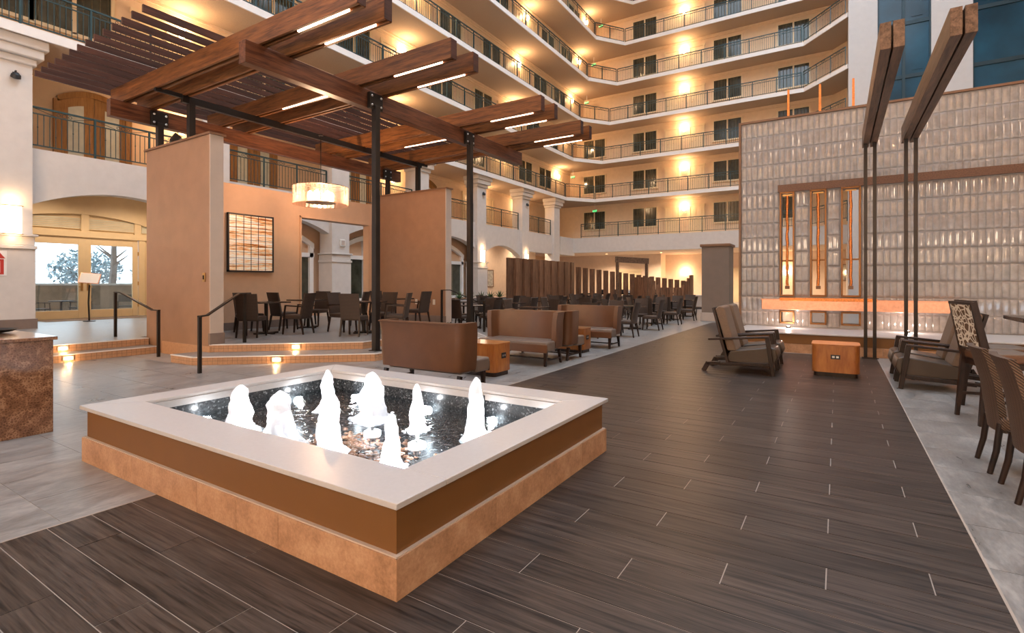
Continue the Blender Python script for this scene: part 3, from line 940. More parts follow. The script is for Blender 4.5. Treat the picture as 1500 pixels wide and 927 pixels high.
# second floor left: arched timber doors between the columns
def arched_door(yc, seen_as):
    dno[0] += 1
    X, z = wall_x(2), F2
    t = tag(thing('door_%d' % dno[0], None, None, (X, yc, z)), kind='structure')
    half = .95
    top = lambda y: z + 1.98 + .34 * (1 - ((y - yc) / half) ** 2)
    fr = MB()
    for s in (-1, 1): fr.box(X - .02, X + .10, yc + s * half - .09, yc + s * half + .09, z, top(yc + s * half) + .05)
    for i in range(12):
        a = yc - half + 2 * half * i / 12; b = yc - half + 2 * half * (i + 1) / 12
        vs = [(X + .10, a, top(a) - .02), (X + .10, b, top(b) - .02), (X + .10, b, top(b) + .16), (X + .10, a, top(a) + .16)]
        fr.add(vs + [(x - .12, y, q) for x, y, q in vs], [(0, 1, 2, 3), (7, 6, 5, 4), (4, 5, 1, 0), (3, 2, 6, 7)])
    fr.build('arched_frame', 'door_wood', t)
    for s in (-1, 1):
        y0, y1 = sorted((yc + s * .01, yc + s * half))
        m = MB(); n = 8
        for i in range(n):
            a = y0 + (y1 - y0) * i / n; b = y0 + (y1 - y0) * (i + 1) / n
            vs = [(X + .05, a, z), (X + .05, b, z), (X + .05, b, top(b)), (X + .05, a, top(a))]
            m.add(vs, [(0, 1, 2, 3)])
        lf = m.build('door_leaf', 'door_wood', t)
        m = MB(); a0, a1 = y0 + .27, y1 - .27 
        for i in range(6):
            a = a0 + (a1 - a0) * i / 6; b = a0 + (a1 - a0) * (i + 1) / 6
            ta, tb = top(a) - .30, top(b) - .30
            vs = [(X + .065, a, z + .25), (X + .065, b, z + .25), (X + .065, b, tb), (X + .065, a, ta)]
            m.add(vs + [(p - .015, q, r) for p, q, r in vs], [(0, 1, 2, 3), (3, 2, 6, 7)])
        m.build('pane', 'lit_pane', lf)
for yc in (7.0, 12.4, 17.7, 22.9):
    arched_door(yc, None)
for n_, (Y, z) in enumerate(((28.2, F2 + 1.95), (33.0, F2 + 1.95), (9.6, F2 + 1.9), (20.2, F2 + 1.9))):
    put(PS, (wall_x(2), Y, z), RIGHTWARD, label=['lit wall lamp on the second floor behind the arcade, two columns before the far gallery', 'lit wall lamp on the second floor in the last arcade bay before the far gallery', 'lit wall lamp on the second floor beside the arched timber doors at the near end', 'lit wall lamp on the second floor behind the pergola'][n_], group='second floor wall lamps')
dor((wall_x(2), 29.4, F2), RIGHTWARD); dor((wall_x(2), 27.0, F2), RIGHTWARD)

# ------------------------------------------------------------------ wrought-iron railings
def railing(p, q, z, label, group='gallery railings', h=1.08, inset=.08, step=1.5):
    p, q = Vector((*p, z)), Vector((*q, z))
    ln = (q - p).length
    u = (q - p) / ln
    p = p + u * .06; q = q - u * .06; ln -= .12
    t = thing('balcony_railing', label, 'railing', tuple((p + q) / 2), 0, group)
    up = Vector((0, 0, 1))
    for nm, zz, w, hh in (('top_rail', h, .055, .045), ('middle_rail', h - .17, .03, .028), ('bottom_rail', .12, .035, .03)):
        MB().bar(p + up * zz, q + up * zz, w, hh).build(nm, 'rail_metal', t)
    n = max(1, round(ln / step))
    pm = None
    for i in range(n + 1):
        c = p + u * (ln * i / n)
        if pm is None:
            pm = MB().box(-.024, .024, -.024, .024, -.06, h).mesh('post', M['rail_metal'])
        o = link('post', pm, t, loc=tuple(c - Vector(t.location)))
    b = MB(); s = MB()
    nb = max(2, int(ln / .128))
    for i in range(1, nb):
        c = p + u * (ln * i / nb)
        b.box(c.x - .008, c.x + .008, c.y - .008, c.y + .008, z + .13, z + h - .17)
        if i % 3 == 1:
            kz = z + (.62 if i % 2 else .42)
            b.lathe([(.008, -.03), (.02, 0), (.008, .03)], 5, (c.x, c.y, kz))
    tag(b.build('balusters', 'rail_metal', t), kind='stuff')
    for i in range(n):
        c = p + u * (ln * (i + .5) / n) + up * (h - .09)
        for off in (-.13, 0, .13):
            r = .055 if off == 0 else .038
            pts = [c + u * (off + r * math.cos(a)) + up * (r * math.sin(a)) for a in [2 * math.pi * j / 8 for j in range(9)]]
            for a, d in zip(pts, pts[1:]): s.bar(a, d, .012, .012)
        for sg in (-1, 1):
            s.bar(c + u * (sg * .2) - up * .06, c + u * (sg * ln / n / 2 * .95) + up * .07, .012, .012)
    tag(s.build('scrollwork', 'rail_metal', t), kind='stuff')
for k in range(3, 9):
    z = soffit_z(k) + .2
    P = edge_path(k)
    I = [(x - .10, y) if i < 2 else (x - .07, y + .08) for i, (x, y) in enumerate(P)]
    I[0] = (I[0][0], -3.0)
    railing(I[0], I[1], z, 'dark iron railing along the left gallery, %s floor' % LV[k])
    railing(I[1], I[2], z, 'short dark iron railing across the inner corner, %s floor' % LV[k], step=1.3)
    railing(I[2], I[3], z, 'dark iron railing along the far gallery, %s floor' % LV[k])
    railing(I[3], I[4], z, 'dark iron railing on the angled right end of the far gallery, %s floor' % LV[k], step=1.4)
railing((-17.6, FARY + .1), (CX0, FARY + .1), F2, 'dark iron railing along the far gallery, second floor', h=1.12)
railing((CX0, FARY + .1), (CX1, CYE), F2, 'dark iron railing on the angled right end of the far gallery, second floor', h=1.12)
BAYS = ['before the near column', 'in front of the arched doors above the entrance', 'behind the near end of the pergola', 'behind the far end of the pergola', 'between the two columns right of the pergola panels', 'above the small arched niche', 'in the last arcade bay before the far gallery']
for i in range(len(COLY) - 1):
    railing((-18.5, COLY[i]), (-18.5, COLY[i + 1] - .92), F2, 'dark iron railing on the second floor %s' % BAYS[i], group='arcade railings', h=1.15, step=1.7)

# EXIT signs hung in the inner corner of every gallery
cu = bpy.data.curves.new('letters', 'FONT'); cu.body = 'EXIT'; cu.size = .18; cu.align_x = 'CENTER'; cu.align_y = 'CENTER'; cu.extrude = .004
tmp = bpy.data.objects.new('letters', cu); COL.objects.link(tmp)
EXIT_MESH = bpy.data.meshes.new_from_object(tmp.evaluated_get(bpy.context.evaluated_depsgraph_get()))
bpy.data.objects.remove(tmp)
EXIT_MESH.materials.clear(); EXIT_MESH.materials.append(M['exit_green'])
def exit_sign(loc, rz, label):
    t = thing('exit_sign', label, 'sign', loc, rz, 'exit signs')
    MB().box(-.17, .17, -.03, .03, -.10, .10).build('sign_body', 'sign_body', t, world=False, bevel=.01)
    MB().box(-.01, .01, -.01, .01, .10, .61).build('hanger', 'white_plastic', t, world=False)
    link('letters', EXIT_MESH, t, loc=(0, -.036, 0)).rotation_euler = (R(90), 0, 0)
for k in range(3, 8):
    exit_sign((edge_x(k) - .75, 39.0, soffit_z(k + 1) - .62), 0, 'small green exit sign at the inner corner of the galleries, %s floor' % LV[k])
exit_sign((-16.6, 39.0, soffit_z(3) - .62), 0, 'small green exit sign at the inner corner of the galleries, second floor')
exit_sign((-14.2, 41.4, 3.97 - .62), 0, 'small green exit sign under the ground-floor ceiling of the far lounge')

# ================================================================== FAR GROUND-FLOOR LOUNGE
structure(MB().box(-23, -12.8, 43.6, 43.8, 0, 3.97).box(-12.8, -12.6, 43.6, 45.0, 0, 3.97).box(-12.8, 6, 45.0, 45.2, 0, 3.97).build('wall_back', 'lounge_wall'))
structure(MB().box(-23.2, -23.0, 36, 45, 0, 5).build('wall_far_left', 'peach_wall'))
structure(MB().box(5.8, 6.0, 35.5, 45, 0, 5).build('wall_far_right', 'peach_wall'))
def panel_doors(x, y):
    dno[0] += 1
    t = tag(thing('door_%d' % dno[0], None, None, (x, y, 0)), kind='structure')
    MB().box(x - 1.1, x - .95, y - .08, y, 0, 2.6).box(x + .95, x + 1.1, y - .08, y, 0, 2.6).box(x - 1.2, x + 1.2, y - .1, y, 2.5, 2.75).build('door_frame', 'cream_frame', t)
    for s in (-1, 1):
        m = MB().box(x + (s - 1) * .475, x + (s + 1) * .475 - .01, y - .04, y, 0, 2.5)
        for z0, z1 in ((.2, 1.0), (1.15, 2.35)): m.box(x + s * .475 - .32, x + s * .475 + .32, y - .055, y - .04, z0, z1)
        m.build('door_leaf', 'cream_frame', t)
panel_doors(-6.6, 45.0); panel_doors(-15.4, 43.6)
for n_, (X, Y) in enumerate(((-10.9, 45.0), (-3.3, 45.0), (.6, 45.0))):
    put(PS, (X, Y, 2.25), math.pi, label=['lit wall lamp in the far lounge behind the wooden gate frame', 'lit wall lamp in the far lounge beside the grey pillar', 'lit wall lamp in the far lounge hidden beyond the grey pillar'][n_], group='far lounge wall lamps')
def downlight(loc, label, power=90, group='ceiling downlights', ang=150):
    t = thing('downlight', label, 'ceiling lamp', loc, 0, group)
    MB().lathe([(.11, -.02), (.11, 0.0), (.085, 0.0), (.085, -.02)], 14).build('trim_ring', 'white_plastic', t, world=False)
    MB().lathe([(.02, -.012), (.08, -.01)], 12).build('lens', 'sconce', t, world=False)
    lamp('beam', t, (0, 0, -.06), power, (1, .76, .54), .06, 'SPOT', spot_size=R(ang), spot_blend=.6)
for n_, (X, Y) in enumerate(((-16.5, 41.2), (-12.0, 41.6), (-7.5, 41.6), (-3.0, 41.6), (-19.6, 28.5), (-19.6, 33.6))):
    downlight((X, Y, (3.96 if Y > 38 else 4.87)), ['recessed ceiling lamp at the left end of the far lounge', 'recessed ceiling lamp of the far lounge behind the timber gate frame', 'recessed ceiling lamp of the far lounge before its double doors', 'recessed ceiling lamp of the far lounge above the grey pillar', 'recessed ceiling lamp inside the small arched niche', 'recessed ceiling lamp inside the square arcade bay'][n_], 620 if Y > 38 else 300)
for n_, Y in enumerate((6.2, 8.6)):
    downlight((-20.4, Y, 4.87), ['recessed lamp over the left leaf of the entrance doors', 'recessed lamp over the right leaf of the entrance doors'][n_], 150)
def picture(loc, rz, w, h, label):
    t = thing('framed_picture', label, 'picture', loc, rz, 'framed pictures')
    MB().box(-w / 2, w / 2, 0, .03, 0, h).build('print', 'picture', t, world=False)
    f = MB()
    for a, b, c, d in ((-w / 2 - .05, -w / 2, -.05, h + .05), (w / 2, w / 2 + .05, -.05, h + .05), (-w / 2 - .05, w / 2 + .05, -.05, 0), (-w / 2 - .05, w / 2 + .05, h, h + .05)):
        f.box(a, b, 0, .05, c, d)
    f.build('frame', 'tan_cap', t, world=False)
picture((-3.55 + 3.9, 44.98, 1.75), math.pi, .8, 1.1, 'brown framed picture on the far wall between the grey pillar and the glass wall')
picture((-20.68, 30.0, 1.3), RIGHTWARD, .7, 1.1, 'small framed picture inside the arched niche')

# ================================================================== RIGHT: CURTAIN WALL
cw = structure(MB().box(.52, 1.88, 35.2, 35.9, 0, 30).box(4.22, 5.9, 35.2, 35.9, 0, 30).box(11.5, 13.2, 35.2, 35.9, 0, 30).box(.52, .9, 35.9, 45, 0, 30).build('wall_right_piers', 'pier_paint'))
for n_, (a, b) in enumerate(((1.88, 4.22), (5.9, 11.5))):
    wno[0] += 1
    fr = MB()
    zs = [0, 4.2, 7.0, 9.9, 12.8, 15.7, 18.6, 21.5, 24.4, 28]
    xs = [a, (a + b) / 2, b] if n_ == 0 else [a, a + 2.2, a + 4.0, b]
    for x in xs: fr.box(x - .07, x + .07, 35.35, 35.6, 0, 28)
    for z in zs: fr.box(a, b, 35.38, 35.55, z - .10, z + .10)
    o = structure(fr.build('window_%d' % wno[0], 'blue_metal'))
    for xa, xb in zip(xs, xs[1:]):
        for za, zb in zip(zs, zs[1:]):
            MB().box(xa + .07, xb - .07, 35.44, 35.47, za + .10, zb - .10).build('pane', 'blue_glass', o)
            if n_ == 0 and 9 < za < 26:
                MB().box(xa + .35, xb - .35, 35.41, 35.44, za + .3, zb - .9).build('spandrel_panel', 'blue_glass', o)

structure(MB().box(14.0, 14.2, -13.2, 35.9, 0, 27).build('wall_right', 'cream_wall'))
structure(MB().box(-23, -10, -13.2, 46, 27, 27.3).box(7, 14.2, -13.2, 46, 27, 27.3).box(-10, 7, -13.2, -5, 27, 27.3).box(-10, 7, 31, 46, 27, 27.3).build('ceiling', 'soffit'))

# ================================================================== GLASS-TILE FEATURE WALL
GY, GX0, GX1, GZ0, GZ1 = 14.6, -2.13, 4.6, .43, 5.62
SLOTS = ((-1.22, -.92), (-.56, -.24), (.08, .45))
SZ0, SZ1 = 1.20, 3.76
LZ0, LZ1 = .52, .80
core = MB()
xs = [GX0] + [x for s in SLOTS for x in s] + [GX1]
for i in range(0, len(xs), 2): core.box(xs[i], xs[i + 1], GY + .03, GY + .33, GZ0 - .43, GZ1)
for a, b in SLOTS: core.box(a, b, GY + .03, GY + .33, SZ1, GZ1).box(a, b, GY + .03, GY + .33, LZ1, SZ0).box(a, b, GY + .03, GY + .33, 0, LZ0)
fw = structure(core.build('wall_glass_feature', 'wall_core'))
MB().box(GX0 - .05, GX0, GY - .03, GY + .36, GZ0 - .43, GZ1 + .05).box(GX0 - .05, GX1, GY - .02, GY + .36, GZ1, GZ1 + .05).build('metal_edge', 'tan_cap', fw)
MB().box(-1.27, GX1, GY - .05, GY + .02, 3.78, 3.96).build('copper_band', 'band', fw)
fr = MB()
for a, b in SLOTS:
    for z0, z1 in ((SZ0, SZ1), (LZ0, LZ1)):
        fr.box(a - .012, a + .025, GY - .03, GY + .34, z0, z1).box(b - .025, b + .012, GY - .03, GY + .34, z0, z1)
        fr.box(a - .012, b + .012, GY - .03, GY + .34, z0 - .02, z0 + .015).box(a - .012, b + .012, GY - .03, GY + .34, z1 - .015, z1 + .02)
    fr.box(a, b, GY + .1, GY + .14, 2.05, 2.09)
fr.build('brass_reveal', 'bronze_trim', fw)
TW_, TH_ = .126, .36
def pillow(w, h):
    us = (-1, -.82, -.42, .42, .82, 1); vz = (-1, -.88, -.74, -.62, .62, .74, .88, 1); nx, nz = 5, 7
    m = MB(); vs = []; fs = []
    for j in range(nz + 1):
        for i in range(nx + 1):
            u, v = us[i], vz[j]
            bulge = .013 * (1 - abs(u) ** 2.6) * (1 if abs(v) < .75 else 1 - ((abs(v) - .74) / .26) ** 2)
            vs.append((u * w / 2, -.010 - bulge, v * h / 2))
    for j in range(nz):
        for i in range(nx):
            a = j * (nx + 1) + i
            fs.append((a, a + 1, a + nx + 2, a + nx + 1))
    rim = [i for i in range(nx + 1)] + [j * (nx + 1) + nx for j in range(1, nz + 1)] + [nz * (nx + 1) + i for i in range(nx - 1, -1, -1)] + [j * (nx + 1) for j in range(nz - 1, 0, -1)]
    base = len(vs)
    for i in rim: vs.append((vs[i][0], .0, vs[i][2]))
    n = len(rim)
    for k in range(n): fs.append((rim[(k + 1) % n], rim[k], base + k, base + (k + 1) % n))
    m.add(vs, fs)
    return m
pm = pillow(TW_ - .004, TH_ - .004)
pmesh = pm.mesh('glass_tile', M['glass_tile'], smooth=50)
tiles = []
rows = int((GZ1 - GZ0) / TH_ + .5)
for r in range(rows):
    z = GZ0 + (GZ1 - GZ0) * (r + .5) / rows
    for c_ in range(int((GX1 - GX0) / TW_)):
        x = GX0 + TW_ * (c_ + .5)
        if any(x + TW_ / 2 > a - .03 and x - TW_ / 2 < b + .03 and ((z + TH_ / 2 > SZ0 and z - TH_ / 2 < SZ1) or (z + TH_ / 2 > LZ0 and z - TH_ / 2 < LZ1)) for a, b in SLOTS):
            continue
        tiles.append((-x if x < 3.5 else 50, x, z))
tiles.sort()
rest = MB()
near = sorted(tiles, key=lambda t: abs(t[1] - 2.2))
pick = set((t[1], t[2]) for t in near[:300])
for _, x, z in tiles:
    if (x, z) in pick:
        o = link('glass_tile', pmesh, fw, loc=(x, GY + .03, z)); o.rotation_euler = (R(random.uniform(-.4, .4)), 0, R(random.uniform(-.6, .6)))
    else:
        b = MB().add(pm.v, pm.f).move(Matrix.Translation((x, GY + .03, z)) @ Matrix.Rotation(R(random.uniform(-.4, .4)), 4, 'X') @ Matrix.Rotation(R(random.uniform(-.6, .6)), 4, 'Z'))
        rest.add(b.v, b.f)
tag(rest.build('small_glass_tiles', 'glass_tile', fw, smooth=50), kind='stuff')
# strips of tile between and beside the slots that the regular grid leaves open
fill = MB()
for x0, x1 in ((-1.36, -1.25), (-.89, -.76), (-.76, -.60), (-.21, -.08), (-.08, .05), (.48, .60)):
    for r in range(rows):
        z = GZ0 + (GZ1 - GZ0) * (r + .5) / rows
        if z + TH_ / 2 < LZ0 - .02 or z - TH_ / 2 > SZ1: continue
        q = pillow(x1 - x0 - .004, TH_ - .004)
        q.move(Matrix.Translation(((x0 + x1) / 2, GY + .032, z)))
        fill.add(q.v, q.f)
tag(fill.build('slot_side_tiles', 'glass_tile', fw, smooth=50), kind='stuff')
# basin under the wall
ba = structure(MB().box(-1.95, 4.4, 12.76, 14.58, -.01, .19).build('wall_basin', 'wall_core'))
MB().box(-1.93, 4.4, 12.78, 14.58, .19, .40).build('bronze_panel', 'bronze_panel', ba)
MB().box(-2.0, 4.4, 12.71, 14.6, .40, .43).build('coping', 'coping', ba, bevel=.006)
tr = None
for i in range(7):
    a = -1.96 + i * .91
    b = min(a + .906, 4.4)
    MB().box(a, b, 12.75, 12.78, 0, .19).build('travertine_tile', 'travertine', ba)
# copper shelf
t = thing('copper_shelf', 'long pink copper trough jutting from the pearly glass-tile wall', 'shelf', (.3, 14.4, .82))
MB().box(-1.6, 2.2, 14.22, 14.60, .86, 1.10).build('trough', 'copper', t, bevel=.006)
MB().box(-1.2, .75, 14.16, 14.60, 1.08, 1.15).build('upper_lip', 'copper_rod', t, bevel=.005)
MB().box(-1.62, 2.22, 14.20, 14.60, 1.10, 1.118).build('rim', 'copper', t)
for n_, x in enumerate((-1.0, 1.28)):
    s = thing('shelf_light', ['small uplight on the basin ledge under the left end of the copper trough', 'small uplight on the basin ledge under the copper trough behind the steel posts'][n_], 'lamp', (x, 14.05, .43), 0, 'basin ledge uplights')
    MB().lathe([(.05, 0), (.05, .03), (.035, .05)], 12).build('housing', 'black_metal', s, world=False)
    MB().lathe([(.03, .05), (.03, .054)], 12).build('lens', 'pool_lamp', s, world=False)
    lamp('beam', s, (0, -.04, .10), 16, (1, .80, .66), .02)
# copper rods standing in the slots and above the wall
for n_, (a, b) in enumerate(SLOTS):
    x = (a + b) / 2
    where = ['left', 'middle', 'right'][n_]
    t = thing('copper_rod', 'hammered orange copper rod hanging in the %s slot of the glass-tile wall' % where, 'rod', (x, 14.5, 1.2), 0, 'copper rods in the slots')
    z = 1.42; m = MB(); pts = []; rs = []
    while z <= 3.72:
        pts.append((x + random.uniform(-.008, .008), 14.70, z)); rs.append(.032 + random.uniform(-.006, .006)); z += .12
    m.tube(pts, rs, 7); m.build('shaft', 'copper_rod', t, smooth=60)
    MB().box(x - .05, x + .05, 14.66, 14.74, 1.36, 1.44).build('foot', 'tan_cap', t)
    MB().box(x - .11, x + .11, 14.69, 14.71, 3.70, 3.73).build('hanger_bar', 'brass', t)
    X = (-1.06, -.37, .32)[n_]
    t = thing('copper_finial', '%s orange copper bar rising above the top of the glass-tile wall' % ['leftmost', 'middle', 'rightmost'][n_], 'rod', (X, 14.9, 5.67), 0, 'copper bars above the wall')
    MB().bar((X, 14.9, 5.6), (X, 14.9, 6.42), .055, .055, .045, .045).build('bar', 'copper_rod', t)
    MB().box(X - .05, X + .05, 14.86, 14.94, 5.60, 5.68).build('socket', 'tan_cap', t)

# steel posts carrying cantilevered timber beams in front of the wall
for n_, X in enumerate((.55, 1.20)):
    t = thing('canopy_frame', ['paired dark steel posts with timber beam, nearer the slots of the glass wall', 'paired dark steel posts with higher looking timber beam, farther from the wall slots'][n_], 'post', (X, 12.62, 0), 0, 'beam frames before the glass wall')
    for s in (-1, 1):
        MB().box(X + s * .075 - .03, X + s * .075 + .03, 12.57, 12.63, 0, 4.34).build('steel_post', 'black_metal', t)
    MB().box(X - .14, X + .14, 12.53, 12.67, 0, .015).build('base_plate', 'black_metal', t)
    for s in (-1, 1):
        MB().box(X + s * .075 - .055 - .01 * s, X + s * .075 + .055 - .01 * s, 7.62, 12.95, 4.30, 4.62).build('beam_plank', 'canopy_wood', t, bevel=.004)
    MB().box(X - .03, X + .03, 7.7, 12.9, 4.40, 4.60).build('channel', 'black_metal', t)
    MB().box(X - .018, X + .018, 8.2, 10.6, 4.375, 4.40).build('light_strip_cover', 'white_plastic', t)

# taupe pillar
p = structure(MB().box(-4.6, -3.58, 21.56, 22.56, .0, 2.95).build('pillar', 'taupe_pillar'))
MB().box(-4.66, -3.52, 21.50, 22.62, 2.95, 3.06).build('cap', 'tan_cap', p, bevel=.02)
MB().box(-4.64, -3.54, 21.52, 22.60, 0, .34).build('plinth', 'tan_end', p, bevel=.01)

# ================================================================== PERGOLA PARTITIONS
def partition(name, x0, x1, y0, y1, z0, z1, face='tan_wall'):
    o = structure(MB().box(x0, x1, y0, y1, z0, z1).build(name, face))
    return o
lp = partition('wall_panel_near', -13.05, -10.43, 5.45, 5.70, 0, 4.43)
MB().box(-10.43, -10.40, 5.445, 5.705, .30, 4.43).build('end_face', 'tan_end', lp)
MB().box(-13.09, -10.36, 5.41, 5.74, 4.43, 4.47).build('cap', 'tan_cap', lp)
MB().box(-12.3, -10.38, 5.425, 5.725, 0, .26).build('plinth', 'mosaic', lp)
MB().box(-10.45, -10.38, 5.43, 5.72, .30, .52).build('baseboard', 'base_brown', lp)
rp = partition('wall_panel_far', -13.1, -10.17, 12.35, 12.60, .30, 4.40)
MB().box(-10.17, -10.14, 12.345, 12.605, .30, 4.40).build('end_face', 'tan_end', rp)
MB().box(-13.1, -10.10, 12.31, 12.64, 4.40, 4.44).build('cap', 'tan_cap', rp)
MB().box(-13.0, -10.14, 12.33, 12.35, .30, .50).build('baseboard', 'base_brown', rp)
bp = structure(MB().box(-13.35, -13.1, 5.70, 9.40, .30, 4.05).box(-13.35, -13.1, 9.40, 11.95, 3.42, 4.10).box(-13.35, -13.1, 11.95, 12.6, .30, 4.12).build('wall_panel_rear', 'peach_wall'))
MB().box(-13.1, -13.08, 5.70, 9.40, .30, .50).build('baseboard', 'base_brown', bp)
MB().box(-13.4, -13.05, 9.36, 9.40, .3, 3.46).box(-13.4, -13.05, 9.36, 11.99, 3.40, 3.44).build('opening_trim', 'peach_wall', bp)
for n_, (loc, lab) in enumerate((((-10.62, 5.44, 1.62), 'small brown light switch near the end of the tan partition'),)):
    t = thing('light_switch', lab, 'switch', loc)
    MB().box(-.05, .05, -.012, 0, -.09, .09).build('plate', 'brass', t, world=False, bevel=.004)
    MB().box(-.015, .015, -.022, -.012, -.04, .04).build('rocker', 'dark_wood', t, world=False)
for n_, x in enumerate((-10.62, -11.35)):
    t = thing('wall_outlet', ['white outlet low on the far tan partition, nearer its free end', 'white outlet low on the far tan partition behind the dining chairs'][n_], 'outlet', (x, 12.345, .92), 0, 'outlets on the far partition')
    MB().box(-.045, .045, -.01, 0, -.08, .08).build('plate', 'white_plastic', t, world=False)
    MB().box(-.02, .02, -.014, -.01, .015, .05).box(-.02, .02, -.014, -.01, -.05, -.015).build('sockets', 'cream_frame', t, world=False)
# art panel
t = thing('wall_art', 'black framed amber and white banded glass panel on the rear partition', 'wall art', (-13.08, 7.88, 1.82))
MB().box(-13.09, -13.05, 7.28, 8.48, 1.84, 3.26).build('banded_panel', 'art', t)
f = MB()
for y in (7.26, 8.48): f.box(-13.1, -13.02, y, y + .03, 1.80, 3.30)
for z in (1.80, 3.27): f.box(-13.1, -13.02, 7.26, 8.51, z, z + .03)
f.build('frame', 'patio_black', t)
g = MB()
for i in range(1, 6): y = 7.28 + 1.2 * i / 6; g.box(-13.05, -13.04, y - .006, y + .006, 1.84, 3.26)
for i in range(1, 9): z = 1.84 + 1.42 * i / 9; g.box(-13.05, -13.042, 7.28, 8.48, z - .004, z + .004)
g.build('came_grid', 'dark_wood', t)

# ================================================================== PERGOLA
pg = thing('pergola', 'large walnut slatted pergola on dark steel posts over the dining platform', 'pergola', (-10.5, 8.93, .15))
PX, BX = -8.0, -12.9
BEAMY = ((4.98, 5.48), (7.02, 7.66), (10.2, 10.84), (12.3, 12.84))
MB().box(PX - .09, PX + .09, 4.68, 13.15, 5.00, 5.36).build('long_beam', 'beam_y', pg, bevel=.006)
MB().box(BX - .09, BX + .09, 4.68, 13.15, 5.00, 5.36).build('long_beam', 'beam_y', pg, bevel=.006)
for a, b in BEAMY:
    for Y in (a, b):
        for s in (-1, 1):
            MB().box(-13.4, -5.6, Y + s * .055 - .025, Y + s * .055 + .025, 5.36, 5.71).build('cross_plank', 'beam_x', pg, bevel=.004)
        MB().box(-13.3, -5.65, Y - .03, Y + .03, 5.44, 5.66).build('channel', 'black_metal', pg)
        MB().box(-5.62, -5.59, Y - .075, Y + .075, 5.37, 5.70).build('end_cap', 'slat_wood', pg)
        for x0, x1 in ((-7.0, -5.85), (-10.4, -8.8)):
            if x0 < -8 and Y not in (7.02, 10.84): continue
            MB().box(x0, x1, Y - .015, Y + .015, 5.352, 5.385).build('light_strip', 'led', pg)
for i in range(14):
    x = -13.8 + i * .36
    MB().box(x - .02, x + .02, 3.75, 14.1, 5.71, 5.825).build('slat', 'slat_wood', pg)
for X, Y, z0 in ((PX + .155, 7.35, .15), (PX + .155, 10.49, .15), (BX + .155, 5.58, 4.47), (BX + .155, 12.47, 4.44)):
    p = MB().box(X - .06, X + .06, Y - .06, Y + .06, z0, 5.05).build('steel_post', 'black_metal', pg, bevel=.006)
    MB().box(X - .062, X + .02, Y - .17, Y + .17, 4.98, 5.30).build('bolt_plate', 'black_metal', p, bevel=.004)
    bt = MB()
    for dy in (-.12, .12):
        for z in (5.05, 5.23):
            q = MB().lathe([(.024, 0), (.024, .014), (.012, .022)], 8).move(Matrix.Translation((X + .02, Y + dy, z)) @ Matrix.Rotation(R(90), 4, 'Y'))
            bt.add(q.v, q.f)
    bt.build('bolts', 'bolt', p)
    if z0 < 1: MB().box(X - .1, X + .1, Y - .1, Y + .1, z0, z0 + .015).build('base_plate', 'black_metal', p)
for Y, z0 in ((5.58, 4.47), (12.47, 4.44)):
    MB().box(-11.46, -11.34, Y - .06, Y + .06, z0, 5.34).build('steel_post', 'black_metal', pg)
MB().box(-11.45, -11.35, 5.4, 12.6, 5.22, 5.36).build('steel_beam', 'black_metal', pg)
for Y in (5.23, 7.34, 10.52, 12.57):
    MB().box(-11.43, -11.37, Y - .33, Y + .33, 5.30, 5.38).build('hanger_plate', 'black_metal', pg)
t = thing('spotlight', 'small dark spotlight standing on top of the tan partition under the pergola', 'lamp', (-12.15, 5.57, 4.47))
MB().lathe([(.05, .0), (.05, .02), (.015, .03), (.015, .08)], 10).build('foot', 'black_metal', t, world=False)
MB().bar((0, -.02, .08), (.03, .10, .24), .11, .11, .16, .16).build('lamp_head', 'black_metal', t, world=False, bevel=.02)

# chandelier: ring of glass strips round a cluster of bulbs
CH = (-11.0, 8.47, 3.72)
t = thing('chandelier', 'glowing round glass-strip chandelier hanging from the pergola', 'lamp', CH)
MB().tube([(0, 0, .12), (0, 0, 1.52)], .010, 6).build('rod', 'black_metal', t, world=False)
MB().lathe([(.06, 1.49), (.06, 1.515)], 12).build('canopy', 'black_metal', t, world=False)
n = 40; me = MB().box(-.048, .048, -.004, .004, -.25, .20).mesh('glass_strip', M['chandelier_glass'])
for i in range(n):
    a = 2 * math.pi * i / n
    o = link('glass_strip', me, t, loc=(.66 * math.cos(a), .66 * math.sin(a), 0)); o.rotation_euler = (0, 0, a + math.pi / 2)
rg = MB()
for i in range(24):
    a, b = 2 * math.pi * i / 24, 2 * math.pi * (i + 1) / 24
    rg.bar((.645 * math.cos(a), .645 * math.sin(a), .19), (.645 * math.cos(b), .645 * math.sin(b), .19), .012, .02)
for a in (0.4, 2.5, 4.6):
    rg.bar((0, 0, .16), (.645 * math.cos(a), .645 * math.sin(a), .19), .015, .015)
    rg.bar((.645 * math.cos(a), .645 * math.sin(a), .19), (.645 * math.cos(a), .645 * math.sin(a), -.02), .03, .02)
rg.build('ring_frame', 'black_metal', t, world=False)
MB().lathe([(.36, -.2), (.36, -.185)], 20).build('bulb_tray', 'brass', t, world=False)
for i in range(6):
    a = 2 * math.pi * i / 6
    MB().lathe([(.03, -.185), (.06, -.14), (.075, -.04), (.06, .05), (.02, .09)], 10, (.25 * math.cos(a), .25 * math.sin(a), 0)).build('bulb', 'bulb', t, world=False, smooth=60)
lamp('chandelier_light', t, (0, 0, -.02), 250, (1, .66, .40), .12)

